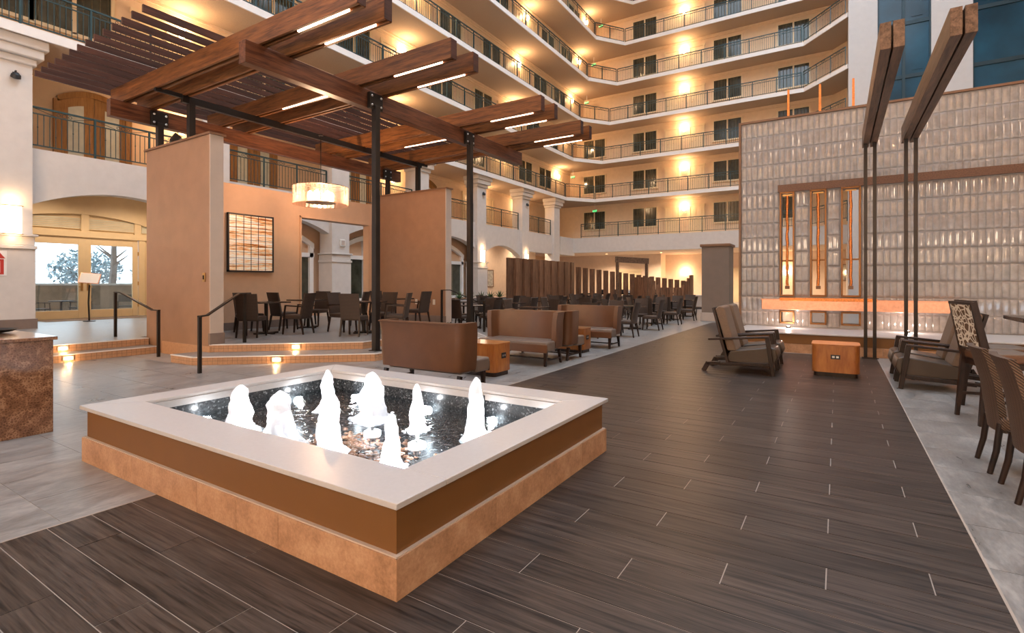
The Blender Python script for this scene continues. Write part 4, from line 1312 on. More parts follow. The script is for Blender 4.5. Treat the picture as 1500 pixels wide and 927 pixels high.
# ================================================================== FOUNTAIN
FX0, FX1, FY0, FY1 = -5.417, -1.757, 1.775, 4.39
ft = thing('fountain', 'low rectangular fountain with white coping, bronze sides and glowing jets', 'fountain', ((FX0 + FX1) / 2, (FY0 + FY1) / 2, 0))
IX0, IX1, IY0, IY1 = -5.13, -2.05, 2.13, 4.10
def ring(mb, x0, x1, y0, y1, a0, a1, b0, b1, z0, z1):
    mb.box(x0, x1, y0, b0, z0, z1).box(x0, x1, b1, y1, z0, z1).box(x0, a0, b0, b1, z0, z1).box(a1, x1, b0, b1, z0, z1)
    return mb
ring(MB(), FX0 + .012, FX1 - .012, FY0 + .012, FY1 - .012, IX0 - .02, IX1 + .02, IY0 - .02, IY1 + .02, .0, .20).build('curb_core', 'wall_core', ft)
ring(MB(), FX0 + .03, FX1 - .03, FY0 + .03, FY1 - .03, IX0 - .02, IX1 + .02, IY0 - .02, IY1 + .02, .2, .437).build('bronze_panels', 'bronze_panel', ft)
ring(MB(), FX0 + .008, FX1 - .008, FY0 + .008, FY1 - .008, FX0 + .04, FX1 - .04, FY0 + .04, FY1 - .04, .197, .204).build('grout_line', 'tan_end', ft)
# mitred coping slabs
o_ = ((FX0 - .012, FY0 - .012), (FX1 + .012, FY0 - .012), (FX1 + .012, FY1 + .012), (FX0 - .012, FY1 + .012))
i_ = ((IX0, IY0), (IX1, IY0), (IX1, IY1), (IX0, IY1))
RX = FX1 + .012
for poly in ([o_[0], o_[1], (RX, IY0 - .001), (IX1, IY0 - .001), i_[0]], [(RX, IY0 + .001), o_[2], i_[2], (IX1, IY0 + .001)], [o_[2], o_[3], i_[3], i_[2]], [o_[3], o_[0], i_[0], i_[3]]):
    MB().prism(poly, .437, .468).build('coping_slab', 'coping', ft, bevel=.003, seg=1)
def curb_tiles(x0, y0, x1, y1, cuts, nx, ny):
    ln = math.hypot(x1 - x0, y1 - y0); ux, uy = (x1 - x0) / ln, (y1 - y0) / ln
    for a, b in zip(cuts, cuts[1:]):
        a, b = a + .0015, min(b, ln) - .0015
        p = [(x0 + ux * a, y0 + uy * a), (x0 + ux * b, y0 + uy * b), (x0 + ux * b - nx * .012, y0 + uy * b - ny * .012), (x0 + ux * a - nx * .012, y0 + uy * a - ny * .012)]
        MB().prism(p, 0, .197).build('travertine_tile', 'travertine', ft)
curb_tiles(FX0, FY0, FX1, FY0, [0, .92, 1.86, 2.32, 2.74, 3.66], 0, -1)
curb_tiles(FX1, FY0, FX1, FY1, [0, .84, 1.40, 2.1, 2.615], 1, 0)
curb_tiles(FX1, FY1, FX0, FY1, [0, .9, 1.8, 2.7, 3.66], 0, 1)
curb_tiles(FX0, FY1, FX0, FY0, [0, .9, 1.8, 2.615], -1, 0)
ring(MB(), IX0 - .02, IX1 + .02, IY0 - .02, IY1 + .02, IX0, IX1, IY0, IY1, .0, .437).box(IX0, IX1, IY0, IY1, -.005, .02).build('black_mosaic_basin', 'black_mosaic', ft)
ring(MB(), IX0 - .003, IX1 + .003, IY0 - .003, IY1 + .003, IX0 + .008, IX1 - .008, IY0 + .008, IY1 - .008, .375, .4365).build('inner_lip', 'coping', ft)
pb = MB()  # made-up rust lumps in the basin, standing in for a rusty reflection
random.seed(3)
for i in range(520):
    x = random.gauss(-3.62, .34); y = random.gauss(2.95, .30)
    if abs(x + 3.62) > .75 or abs(y - 2.95) > .62: continue
    r = random.uniform(.018, .035)
    q = MB().lathe([(r * .5, 0), (r, r * .35), (r * .6, r * .75)], 6, (x, y, .02 + random.uniform(0, .03)))
    pb.add(q.v, q.f)
tag(pb.build('rust_lumps', 'rust_lump', ft), kind='stuff')
def wave_sheet():
    n, m_ = 60, 40; vs = []; fs = []
    for j in range(m_ + 1):
        for i in range(n + 1):
            x = IX0 + (IX1 - IX0) * i / n; y = IY0 + (IY1 - IY0) * j / m_
            vs.append((x, y, .262 + .004 * math.sin(x * 31 + 3 * math.sin(y * 9)) + .003 * math.sin(y * 43 + x * 12)))
    for j in range(m_):
        for i in range(n):
            a = j * (n + 1) + i; fs.append((a, a + 1, a + n + 2, a + n + 1))
    return MB().add(vs, fs)
wave_sheet().build('water', 'water', ft, smooth=180)
JETS = ((-4.28, 2.49, .64, .10), (-3.70, 2.47, .66, .115), (-4.21, 3.32, .66, .07), (-3.12, 2.48, .74, .085), (-3.60, 3.33, .69, .125), (-3.01, 3.28, .65, .06), (-2.52, 2.50, .63, .062), (-2.45, 3.36, .75, .075))
for n_, (x, y, top, r) in enumerate(JETS):
    rr = random.Random(n_ + 5)
    # a ragged plume: several strands of different height that fall outwards
    m = MB()
    def plume(cx, cy, zt, r0, ln):
        prof = []
        for i in range(ln + 1):
            t_ = i / ln
            w = r0 * (1.0 - .42 * t_ - .50 * t_ ** 7) * (1 + .10 * math.sin(t_ * 9 + n_))
            if t_ < .14: w += r0 * .75 * (1 - t_ / .14) ** 1.5
            prof.append((max(w, .004), .255 + (zt - .255) * (1 - (1 - t_) ** 1.15)))
        k = 14; vs = []; fs = []
        for i, (w, z) in enumerate(prof):
            for q in range(k):
                a = 2 * math.pi * q / k
                ww = w * (1 + .18 * math.sin(3 * a + i * .7 + n_) + rr.uniform(-.08, .08))
                vs.append((cx + ww * math.cos(a), cy + ww * math.sin(a), z))
        for i in range(ln):
            for q in range(k): fs.append((i * k + q, i * k + (q + 1) % k, (i + 1) * k + (q + 1) % k, (i + 1) * k + q))
        fs.append(tuple(range(ln * k, ln * k + k)))
        m.add(vs, fs)
    plume(x, y, top, r, 16)
    if r > .068:
        for q in range(2):
            a = rr.uniform(0, 6.28); plume(x + r * .55 * math.cos(a), y + r * .55 * math.sin(a), .255 + (top - .255) * rr.uniform(.55, .82), r * .62, 12)
    j = m.build('water_jet', 'froth', ft, smooth=60)
    fo = MB()
    for q in range(26):
        a = rr.uniform(0, 6.28); d = r * rr.uniform(1.0, 2.1); s = rr.uniform(.008, .024)
        b = MB().lathe([(s, 0), (s * .9, s * .35), (s * .35, s * .6)], 6, (x + d * math.cos(a), y + d * math.sin(a), .262))
        fo.add(b.v, b.f)
    tag(fo.build('foam', 'froth', j, smooth=60), kind='stuff')
    MB().tube([(x, y, .02), (x, y, .30)], [.022, .014], 8).build('nozzle', 'black_metal', j)
    pl = MB().lathe([(.075, .11), (.075, .15), (.055, .16), (.03, .16), (.03, .11)], 14, (x, y, 0)).build('lamp_ring', 'pool_lamp', j)
    lamp('jet_light', ft, (x - ORG[ft.name][0], y - ORG[ft.name][1], .325), 45.0, (.93, .97, 1.0), .02)
# basin lamps on the inner walls
for n_, (x, y) in enumerate(((-5.08, 2.6), (-5.08, 3.6), (-4.6, 4.05), (-3.55, 4.05), (-2.75, 4.05), (-2.2, 4.05))):
    q = MB().lathe([(.045, 0), (.045, .02), (.03, .03)], 12).move(Matrix.Translation((x, y, .20)) @ (Matrix.Rotation(R(90), 4, 'Y') if n_ < 2 else Matrix.Rotation(R(90), 4, 'X')))
    MB().add(q.v, q.f).build('basin_lamp', 'pool_lamp', ft)
    lamp('basin_light', ft, (x + (.07 if n_ < 2 else 0) - ORG[ft.name][0], y - (0 if n_ < 2 else .07) - ORG[ft.name][1], .30), 1.2, (.93, .97, 1.0), .02)
q = MB().box(-2.99, -2.88, 4.02, 4.10, .02, .42)
q.build('skimmer_box', 'patio_black', ft)

# ================================================================== REAR GALLERIES (behind the viewer, seen only in reflections)
rw = structure(MB().box(-22, 14, -13.2, -13.0, 0, 26).build('wall_rear', 'cream_wall'))
for k in range(2, 9):
    z = 4.9 if k == 2 else soffit_z(k)
    MB().box(-22, 14, -13.0, -10.6, z, z + .2).build('gallery_floor', 'soffit', rw)
    MB().box(-22, 14, -10.62, -10.56, z - .03, z + .22).build('fascia', 'fascia', rw)
    if k > 5: continue
    for X in (-15.5, -9.5, -3.5, 2.5, 8.5):
        sh = MB().box(X - .16, X + .16, -12.98, -12.75, z + 1.7, z + 2.1).build('gallery_lamp', 'sconce', rw)
        lamp('gallery_light', sh, (X, -12.5, z + 2.2), 70)
for X in (-15, -8, -1, 6):
    sh = MB().box(X - .12, X + .12, -10.60, -10.45, 2.9, 3.5).build('column_lamp', 'sconce', rw)
    lamp('column_light', sh, (X, -10.25, 3.2), 60)

for z, runs in ((10.75, ((-5, -2),)), (7.55, ((-8, -5), (4, 7))), (3.95, ((-7, -4), (1, 4)))):  # unseen glowing strips, added to put streaks into the glass tiles
    for a, b in runs:
        MB().box(a, b, -10.55, -10.45, z - .25, z + .25).build('added_glow_strip', 'added_glow', rw)

# ================================================================== FURNITURE
def legs4(t, xs, y_f, y_r, h, mt='dark_wood', top=.045, foot=.03, splay=.03, hr=None, name='leg'):
    for x in xs:
        s = 1 if x > 0 else -1
        MB().bar((x + s * splay * .4, y_f + splay * .5, 0), (x, y_f, h), foot, foot, top, top).build(name, mt, t, world=False)
        MB().bar((x + s * splay * .4, y_r - splay * 1.6, 0), (x, y_r, hr or h), foot, foot, top, top).build(name, mt, t, world=False)

# ---- settees
def make_settee():
    t = thing('settee', 'x', 'settee')
    W, D = 1.55, .70
    # back shell with short wings, one shape: plan is a U with rounded corners
    m = MB()
    def shell(z, inset):
        w = W / 2 - inset; pts = []
        y0 = -D / 2; r = .12
        outer = [(w, .02)]
        for i in range(5):
            a = -R(90) * i / 4; outer.append((w - r + r * math.cos(a), y0 + r + r * math.sin(a)))
        for i in range(5):
            a = -R(90) - R(90) * i / 4; outer.append((-w + r + r * math.cos(a), y0 + r + r * math.sin(a)))
        outer.append((-w, .02))
        th = .095
        inner = [(-w + th, .02), (-w + th, y0 + th + .05), (-w + th + .05, y0 + th), (w - th - .05, y0 + th), (w - th, y0 + th + .05), (w - th, .02)]
        return [(x, y, z) for x, y in outer + inner]
    lv = [shell(.31, .03), shell(.45, .012), shell(.80, 0), shell(.965, -.012)]
    n = len(lv[0]); vs = [p for l in lv for p in l]; fs = []
    for j in range(len(lv) - 1):
        for i in range(n): fs.append((j * n + i, j * n + (i + 1) % n, (j + 1) * n + (i + 1) % n, (j + 1) * n + i))
    m.add([(x, y - (.03 if z > .9 else 0), z) for x, y, z in vs], [tuple(reversed(q)) for q in fs])
    m.add([(x, y - .03, z) for x, y, z in lv[-1]], [tuple(range(n - 1, -1, -1))])
    m.add(lv[0], [tuple(range(n))])
    m.build('back_shell', 'leather', t, world=False, smooth=50)
    MB().box(-W / 2 + .105, W / 2 - .105, -D / 2 + .11, .02, .26, .45).box(-W / 2 + .02, W / 2 - .02, .021, D / 2, .26, .45).build('seat', 'leather_seat', t, bevel=.03, seg=3, world=False)
    MB().box(-W / 2 + .02, W / 2 - .02, D / 2 - .03, D / 2 + .004, .25, .40).build('front_panel', 'leather', t, bevel=.012, world=False)
    MB().tube([(-W / 2 + .06, -D / 2 - .045, .955), (W / 2 - .06, -D / 2 - .045, .955)], .010, 6).build('piping', 'leather', t, world=False)
    for x in (-W / 2 + .09, W / 2 - .09):
        MB().bar((x, D / 2 - .06, 0), (x, D / 2 - .08, .26), .038, .038, .06, .06).build('leg', 'dark_wood', t, world=False)
        MB().bar((x, -D / 2 + .02, 0), (x, -D / 2 + .09, .25), .036, .036, .055, .055).build('leg', 'dark_wood', t, world=False)
    for x in (-W / 2 + .09, W / 2 - .09):
        MB().bar((x, -D / 2 + .05, .10), (x, D / 2 - .065, .10), .025, .025).build('stretcher', 'dark_wood', t, world=False)
    MB().bar((-W / 2 + .09, 0.0, .10), (W / 2 - .09, 0.0, .10), .025, .025).build('stretcher', 'dark_wood', t, world=False)
    return t
S = make_settee()
settees = [((-4.98, 5.78, 0), 0.0, 'brown leather settee turned away right behind the fountain'),
           ((-5.14, 8.50, 0), math.pi, 'brown leather settee facing the fountain, its back to another settee'),
           ((-5.12, 9.38, 0), 0.0, 'brown leather settee seen only by its right side, back to back with another'),
           ((-5.10, 11.50, 0), math.pi, 'brown leather settee farthest from the fountain, beside the dining chairs')]
for i, (loc, rz, lab) in enumerate(settees):
    if i == 0:
        S.location = loc; S.rotation_euler = (0, 0, rz); S['label'] = lab; S['group'] = 'settees along the wood floor'
    else: copy_thing(S, loc, rz, lab)

# ---- cherry end tables with rounded corners
def rounded(w, d, r, n=5):
    p = []
    for cx, cy, a0 in ((w / 2 - r, d / 2 - r, 0), (-w / 2 + r, d / 2 - r, 90), (-w / 2 + r, -d / 2 + r, 180), (w / 2 - r, -d / 2 + r, 270)):
        for i in range(n + 1):
            a = R(a0 + 90 * i / n); p.append((cx + r * math.cos(a), cy + r * math.sin(a)))
    return p
def make_end_table(w, d, h, face, label, loc, rz=0):
    t = thing('end_table', label, 'table', loc, rz, 'cherry end tables')
    MB().prism(rounded(w - .06, d - .06, .06), 0, .07).build('plinth', 'dark_wood', t, world=False, smooth=40)
    MB().prism(rounded(w, d, .09), .07, h - .012).build('body', 'cherry', t, world=False, smooth=40)
    MB().prism(rounded(w + .012, d + .012, .09), h - .02, h).build('table_top', 'cherry', t, world=False, smooth=40)
    m = MB()
    if face == '-y': m.box(-.065, .065, -d / 2 - .006, -d / 2 + .01, h * .62 - .035, h * .62 + .035); s = MB().box(-.045, -.01, -d / 2 - .009, -d / 2 - .006, h * .62 - .015, h * .62 + .015).box(.01, .045, -d / 2 - .009, -d / 2 - .006, h * .62 - .015, h * .62 + .015)
    else: m.box(w / 2 - .01, w / 2 + .006, -.065, .065, h * .62 - .045, h * .62 + .045); s = MB().box(w / 2 + .006, w / 2 + .009, -.045, -.01, h * .62 - .015, h * .62 + .015).box(w / 2 + .006, w / 2 + .009, .01, .045, h * .62 - .015, h * .62 + .015)
    o = m.build('outlet_plate', 'patio_black', t, world=False)
    s.build('sockets', 'bolt', o, world=False)
    return t
make_end_table(.66, .60, .52, '-y', 'cherry end table with rounded corners between the two pairs of lounge chairs', (-.03, 10.06, 0))
make_end_table(.74, .50, .53, '+x', 'cherry end table between the settees nearest the fountain', (-4.98, 7.08, 0))
make_end_table(.74, .50, .53, '+x', 'cherry end table between the two farther settees', (-4.98, 10.42, 0))

# ---- low lounge chairs (facing +Y locally)
def make_lounge():
    t = thing('lounge_chair', 'x', 'chair')
    W = .66
    seat = [(.42, .20), (.46, .30), (.43, .43), (.36, .455), (-.26, .36), (-.33, .22), (-.30, .17), (.30, .15)]
    MB().side(seat, -W / 2 + .04, W / 2 - .04).build('seat_cushion', 'lounge_leather', t, bevel=.02, seg=3, world=False)
    back = [(-.16, .36), (-.30, .36), (-.50, 1.06), (-.44, 1.12), (-.36, 1.10)]
    MB().side(back, -W / 2 + .04, W / 2 - .04).build('back_cushion', 'lounge_fabric', t, bevel=.025, seg=3, world=False)
    MB().side([(-.29, .22), (-.33, .22), (-.55, 1.08), (-.51, 1.09)], -W / 2 + .03, W / 2 - .03).build('back_board', 'dark_wood', t, bevel=.005, world=False)
    for s in (-1, 1):
        x = s * W / 2
        MB().bar((x, -.60, .545), (x, .34, .625), .062, .035).build('armrest', 'dark_wood', t, bevel=.008, world=False)
        MB().bar((x, .40, 0), (x, .31, .615), .04, .055, .045, .07, up=(0, 1, 0)).build('leg', 'dark_wood', t, bevel=.006, world=False)
        MB().bar((x, .34, .18), (x, -.42, .135), .045, .055).bar((x, -.40, .15), (x, -.62, .13), .045, .06).bar((x, -.60, .15), (x, -.68, 0), .045, .075).build('skid', 'dark_wood', t, bevel=.006, world=False)
        MB().bar((x, -.28, .14), (x, -.40, .57), .04, .045).build('rear_post', 'dark_wood', t, bevel=.005, world=False)
    MB().box(-W / 2, W / 2, -.28, -.24, .13, .18).box(-W / 2, W / 2, .24, .28, .14, .19).build('cross_rail', 'dark_wood', t, world=False)
    return t
LC = make_lounge()
for i, (loc, rz, lab) in enumerate((((-1.28, 9.66, 0), -math.pi / 2, 'low wooden-armed lounge chair facing the end table, its side to the camera'),
                                    ((-1.28, 10.52, 0), -math.pi / 2, 'low lounge chair half hidden behind the nearer one left of the end table'),
                                    ((1.16, 9.52, 0), math.pi / 2, 'low taupe lounge chair right of the end table, nearer the lattice-backed stools'),
                                    ((1.16, 10.34, 0), math.pi / 2, 'low taupe lounge chair right of the end table, nearer the copper trough'))):
    if i == 0:
        LC.location = loc; LC.rotation_euler = (0, 0, rz); LC['label'] = lab; LC['group'] = 'low lounge chairs'
    else: copy_thing(LC, loc, rz, lab)

# ---- lattice-backed counter stools
def make_stool():
    t = thing('counter_stool', 'x', 'stool')
    W = .52
    MB().box(-W / 2, W / 2, -.20, .26, .66, .76).build('seat', 'leather', t, bevel=.03, seg=3, world=False)
    MB().box(-W / 2 + .01, W / 2 - .01, -.18, .24, .745, .765).build('seat_pad', 'leather_seat', t, bevel=.008, world=False)
    MB().box(-W / 2 + .02, W / 2 - .02, -.19, .24, .60, .66).build('apron', 'dark_wood', t, world=False)
    MB().panel(W - .07, [(-.215, .80), (-.26, 1.05), (-.305, 1.27)], .03, 0.0, 2).build('lattice_backrest', 'lattice', t, world=False)
    for s in (-1, 1):
        x = s * (W / 2 - .015)
        MB().bar((x + s * .015, -.255, 0), (x, -.20, .70), .036, .036, .045, .05).bar((x, -.195, .66), (x, -.32, 1.30), .045, .05, .03, .035).build('leg', 'dark_wood', t, world=False)
        MB().bar((x + s * .015, .27, 0), (x, .22, .66), .036, .036, .05, .05).build('leg', 'dark_wood', t, world=False)
        MB().bar((x, -.24, .26), (x, .25, .26), .022, .03).build('stretcher', 'dark_wood', t, world=False)
    MB().bar((-W / 2, -.32, 1.285), (W / 2, -.32, 1.285), .035, .03).bar((-W / 2, -.222, .79), (W / 2, -.222, .79), .03, .03).build('back_rail', 'dark_wood', t, world=False)
    MB().bar((-W / 2, .25, .26), (W / 2, .25, .26), .03, .03).build('footrest', 'bronze_panel', t, world=False)
    return t
CS = make_stool()
for i, (loc, rz, lab) in enumerate((((1.46, 7.52, 0), -math.pi / 2 + .22, 'dark wood counter stool with cream lattice back, in front of its twin'),
                                    ((1.60, 8.16, 0), -math.pi / 2 + .18, 'dark wood counter stool with cream lattice back, behind its twin at the high table'))):
    if i == 0:
        CS.location = loc; CS.rotation_euler = (0, 0, rz); CS['label'] = lab; CS['group'] = 'lattice-backed counter stools'
    else: copy_thing(CS, loc, rz, lab)
t = thing('high_table', 'dark counter-height table cut by the right edge beside the lattice stools', 'table', (2.42, 8.45, 0))
MB().box(1.78, 3.1, 8.05, 8.9, 1.05, 1.10).build('table_top', 'table_top', t, bevel=.008)
for x in (2.1, 2.8): MB().box(x - .04, x + .04, 8.43, 8.51, .02, 1.05).build('pedestal', 'black_metal', t)
MB().box(1.95, 2.95, 8.20, 8.74, 0, .025).build('base_plate', 'black_metal', t)

# ---- big woven chairs at the right edge
def make_woven():
    t = thing('woven_chair', 'x', 'chair')
    MB().panel(.43, [(-.205, .33), (-.225, .50), (-.25, .70), (-.30, .90), (-.335, .985)], .045, .035, 8, .50).build('backrest', 'wicker', t, world=False, smooth=50)
    MB().box(-.235, .235, -.23, .26, .34, .46).build('seat', 'wicker', t, bevel=.03, seg=3, world=False)
    for s in (-1, 1):
        MB().tube([(s * .215, -.285, 0), (s * .21, -.245, .18), (s * .205, -.22, .40)], [.019, .022, .024], 8).build('leg', 'dark_wood', t, world=False, smooth=60)
        MB().tube([(s * .215, .25, 0), (s * .21, .23, .38)], [.018, .024], 8).build('leg', 'dark_wood', t, world=False, smooth=60)
    return t
WC = make_woven()
for i, (loc, rz, lab) in enumerate((((1.30, 5.68, 0), -math.pi / 2, 'brown woven chair at the right edge, the farther of two from the camera'),
                                    ((1.32, 5.02, 0), -math.pi / 2, 'brown woven chair cut by the right edge, nearest to the camera'))):
    if i == 0:
        WC.location = loc; WC.rotation_euler = (0, 0, rz); WC['label'] = lab; WC['group'] = 'woven chairs at the right edge'
    else: copy_thing(WC, loc, rz, lab)

# ---- dining chairs: armless and with arms
def make_dining(arms):
    t = thing('dining_armchair' if arms else 'dining_chair', 'x', 'chair')
    MB().panel(.44, [(-.21, .40), (-.23, .55), (-.27, .76), (-.32, .97)], .04, .02, 4, .46).build('backrest', 'wicker_dark', t, world=False, smooth=50)
    MB().box(-.24, .24, -.22, .25, .36, .46).build('seat', 'wicker_dark', t, bevel=.025, world=False)
    for s in (-1, 1):
        MB().bar((s * .22, -.28, 0), (s * .21, -.21, .38), .03, .03, .04, .04).build('leg', 'dark_wood', t, world=False)
        MB().bar((s * .22, .25, 0), (s * .21, .22, .38), .03, .03, .04, .04).build('leg', 'dark_wood', t, world=False)
        if arms:
            MB().bar((s * .25, -.26, .66), (s * .25, .16, .68), .04, .028).bar((s * .25, .16, .69), (s * .25, .21, .38), .03, .03).build('arm', 'dark_wood', t, world=False)
    return t
def make_dining_table(r=.40):
    t = thing('dining_table', 'x', 'table')
    MB().prism(rounded(r * 2, r * 2, .03, 2), .735, .765).build('table_top', 'table_top', t, world=False)
    MB().lathe([(.045, .03), (.04, .4), (.045, .735)], 10).build('pedestal', 'black_metal', t, world=False)
    MB().bar((-.30, 0, .018), (.30, 0, .018), .07, .035).bar((0, -.30, .018), (0, .30, .018), .07, .035).build('cross_base', 'black_metal', t, world=False)
    return t
DC, DA, DT = make_dining(False), make_dining(True), make_dining_table()
def place(proto, loc, rz, label, group):
    put(proto, loc, rz, None, label, group)
def face(dx, dy):
    """turn that makes a chair's +Y look along (dx, dy)"""
    return math.atan2(-dx, dy)
# pergola platform
ptab = [(-11.55, 7.35, 'dark square table on the pergola platform under the amber wall panel'),
        (-12.15, 8.95, 'dark square table on the pergola platform left of the wall opening'),
        (-9.75, 8.75, 'dark square table on the pergola platform behind the front steel post'),
        (-10.95, 11.0, 'dark square table on the pergola platform near the far tan partition')]
for x, y, lab in ptab: place(DT, (x, y, .30), 0, lab, 'tables on the pergola platform')
pch = [(DC, -11.15, 6.75, -.45, .6, 'armless dark woven chair at the table under the amber panel, its back to the steps'),
       (DA, -10.90, 7.75, -.9, -.35, 'dark woven armchair at the table under the amber panel, turned left'),
       (DC, -12.25, 7.35, 1, 0, 'dark woven chair at the table under the amber panel, against the rear wall'),
       (DC, -12.15, 8.22, 0, 1, 'dark woven chair with its back to the table under the amber panel'),
       (DA, -11.35, 9.9, -.8, -.4, 'dark woven armchair before the bright wall opening, turned left'),
       (DC, -12.65, 9.6, .3, -.9, 'dark woven chair at the left edge of the wall opening'),
       (DA, -10.48, 8.72, .9, .1, 'dark woven armchair left of the front steel post, turned right'),
       (DC, -9.40, 8.15, -.35, .7, 'armless dark woven chair right behind the front steel post, back to the steps'),
       (DA, -9.95, 9.55, .1, -.8, 'dark woven armchair behind the table left of the front steel post'),
       (DA, -9.05, 9.15, -.7, -.4, 'dark woven armchair right of the front steel post, nearer the steps'),
       (DA, -10.25, 11.2, -1, -.1, 'dark woven armchair right of the front steel post, nearer the far tan partition'),
       (DC, -11.7, 11.25, 1, 0, 'dark woven chair in the corner of the pergola platform by the opening')]
for pr_, x, y, dx, dy, lab in pch: place(pr_, (x, y, .30), face(dx, dy), lab, 'chairs on the pergola platform')
# main dining floor: rows parallel to the wood strip
ROWX = (-5.72, -8.05, -10.4, -12.7)
ROWN = ('row beside the wood floor', 'second row from the wood floor', 'third row from the wood floor', 'row nearest the planter wall')
SP = ('front', 'second', 'third', 'fourth', 'rear')
for ri, X in enumerate(ROWX):
    for ti, Y in enumerate((14.1, 16.6, 19.1, 21.6, 24.0)):
        X_ = X - .03 * ti
        if ri == 3 and ti not in (1, 2): continue
        place(DT, (X_, Y, 0), 0, 'dark dining table, %s of the %s' % (SP[ti], ROWN[ri]), 'tables on the dining floor')
        for (dx, dy, nm) in ((.68, 0, 'wood-floor side'), (-.68, 0, 'facade side'), (0, -.70, 'camera side'), (0, .70, 'far side')):
            if nm == 'far side' and ri % 2: continue
            if nm == 'camera side' and (ri + ti) % 3 == 1: continue
            place(DC, (X_ + dx, Y + dy, 0), face(-dx, -dy), 'woven dining chair, %s of the %s table, %s' % (nm, SP[ti], ROWN[ri]), 'chairs on the dining floor')

# ---- planter wall with agaves
pw = thing('planter', 'long low stone planter with spiky plants along the dining floor', 'planter', (-14.3, 22.2, 0))
MB().box(-14.7, -13.9, 17.0, 27.6, 0, .72).build('planter_wall', 'tan_end', pw)
MB().box(-14.75, -13.85, 16.95, 27.65, .72, .77).build('coping', 'coping', pw)
MB().box(-14.6, -14.0, 17.1, 27.5, .765, .79).build('soil', 'soil', pw)
def make_agave():
    t = thing('agave', 'x', 'plant')
    n = 0
    for ringi, (cnt, el, ln) in enumerate(((7, 18, .34), (6, 42, .36), (4, 68, .32))):
        for i in range(cnt):
            a = 2 * math.pi * i / cnt + ringi * .5
            m = MB(); pts = []
            for j in range(4):
                u = j / 3; r = ln * u * math.cos(R(el)); z = ln * u * math.sin(R(el)) + .05 * u * u
                w = .04 * (1 - u) ** .6 * (1.2 if j == 1 else 1) + .002
                c = Vector((r * math.cos(a), r * math.sin(a), z + .02)); s = Vector((-math.sin(a), math.cos(a), 0))
                pts += [c - s * w, c - Vector((0, 0, w * .45)), c + s * w]
            fs = []
            for j in range(3):
                for q in range(2): b = j * 3 + q; fs.append((b, b + 1, b + 4, b + 3))
            for j in range(3): b = j * 3; fs.append((b + 2, b, b + 3, b + 5))
            m.add(pts, fs); m.build('leaf', 'foliage', t, world=False)
    return t
AG = make_agave()
for i in range(12):
    Y = 17.5 + i * .82
    put(AG, (-14.3 + random.uniform(-.12, .12), Y, .80), random.uniform(0, 6), None, 'spiky grey-green agave in the stone planter, %s from its near end' % ORD[i], 'agaves in the stone planter')

# ---- walnut slat screens
t = thing('slat_screen', 'tall block of walnut slats standing over the dining chairs', 'screen', (-12.9, 23.5, 0))
Y = 20.25; i = 0
while Y < 26.8:
    w = (.50, .36, .44, .34, .46, .40, .42)[i] if i < 7 else .40
    dep = (.12 if i % 2 == 0 else .0) if i < 7 else (.06 if i % 2 else 0)
    MB().box(-13.05, -12.82 - dep, Y, Y + w - .05, .80, 2.70).build('slat', 'screen_wood', t)
    Y += w; i += 1
MB().box(-13.02, -12.96, 20.3, 26.8, .9, 2.62).build('back_rail', 'dark_wood', t)
for Y in (20.8, 22.0, 23.2, 24.4, 25.6, 26.5):
    MB().box(-12.98, -12.86, Y - .06, Y + .06, 0, .82).build('post', 'screen_wood', t)
bw = thing('buffet_wall', 'low buffet counter with a pale top behind the open row of slat posts', 'counter', (-10, 30.6, 0))
MB().bar((-13.6, 28.2, .36), (-6.6, 33.8, .36), .5, .72).build('counter_base', 'tan_end', bw)
MB().bar((-13.65, 28.16, .75), (-6.55, 33.84, .75), .62, .05).build('worktop', 'coping', bw)
t = thing('post_screen', 'row of separate walnut posts stepping down to the right, before the far lounge', 'screen', (-10.2, 29.7, 0))
N = 17
for i in range(N):
    u = i / (N - 1)
    x, y = -12.45 + 4.6 * u, 26.9 + 4.9 * u
    h = 2.42 - .75 * u
    MB().box(x - .11, x + .11, y - .12, y + .12, .0, h).build('post', 'screen_wood', t)
MB().bar((-12.5, 26.85, .9), (-7.8, 31.85, .9), .05, .08).build('rail', 'dark_wood', t)
g = thing('gate_frame', 'plain timber gate frame standing before the far lounge', 'frame', (-9.3, 26.9, 0))
for x, y in ((-9.95, 26.4), (-8.75, 27.6)):
    MB().box(x - .07, x + .07, y - .07, y + .07, 0, 2.78).build('post', 'canopy_wood', g)
MB().bar((-10.02, 26.33, 2.78), (-8.68, 27.67, 2.70), .16, .30).build('lintel', 'canopy_wood', g)
BC = Vector((-7.7, 27.1, 0))
b = thing('slat_booth', 'curved booth of dark walnut slats with a dipping top beside the grey pillar', 'booth', tuple(BC))
ax, ay = Vector((COS, SIN, 0)), Vector((SIN, -COS, 0))        # along the booth, and its open-floor side
N = 24
for i in range(N):
    a = R(186) - R(192) * i / (N - 1)
    u = math.cos(a)
    c = BC + ax * 1.5 * u + ay * .95 * math.sin(a)
    d = (ax * -1.5 * math.sin(a) + ay * .95 * math.cos(a)).normalized() * .085
    h = 1.82 if u < -.62 else 1.82 - .53 * (u + .62) / .37 if u < -.25 else 1.29 if u < .4 else 1.29 + .64 * min(1, (u - .4) / .42)
    MB().bar((c.x - d.x, c.y - d.y, h / 2), (c.x + d.x, c.y + d.y, h / 2), .06, h).build('slat', 'screen_wood', b)
MB().lathe([(.70, 0), (.74, .42), (.70, .46)], 20, tuple(BC)).build('bench', 'leather', b)
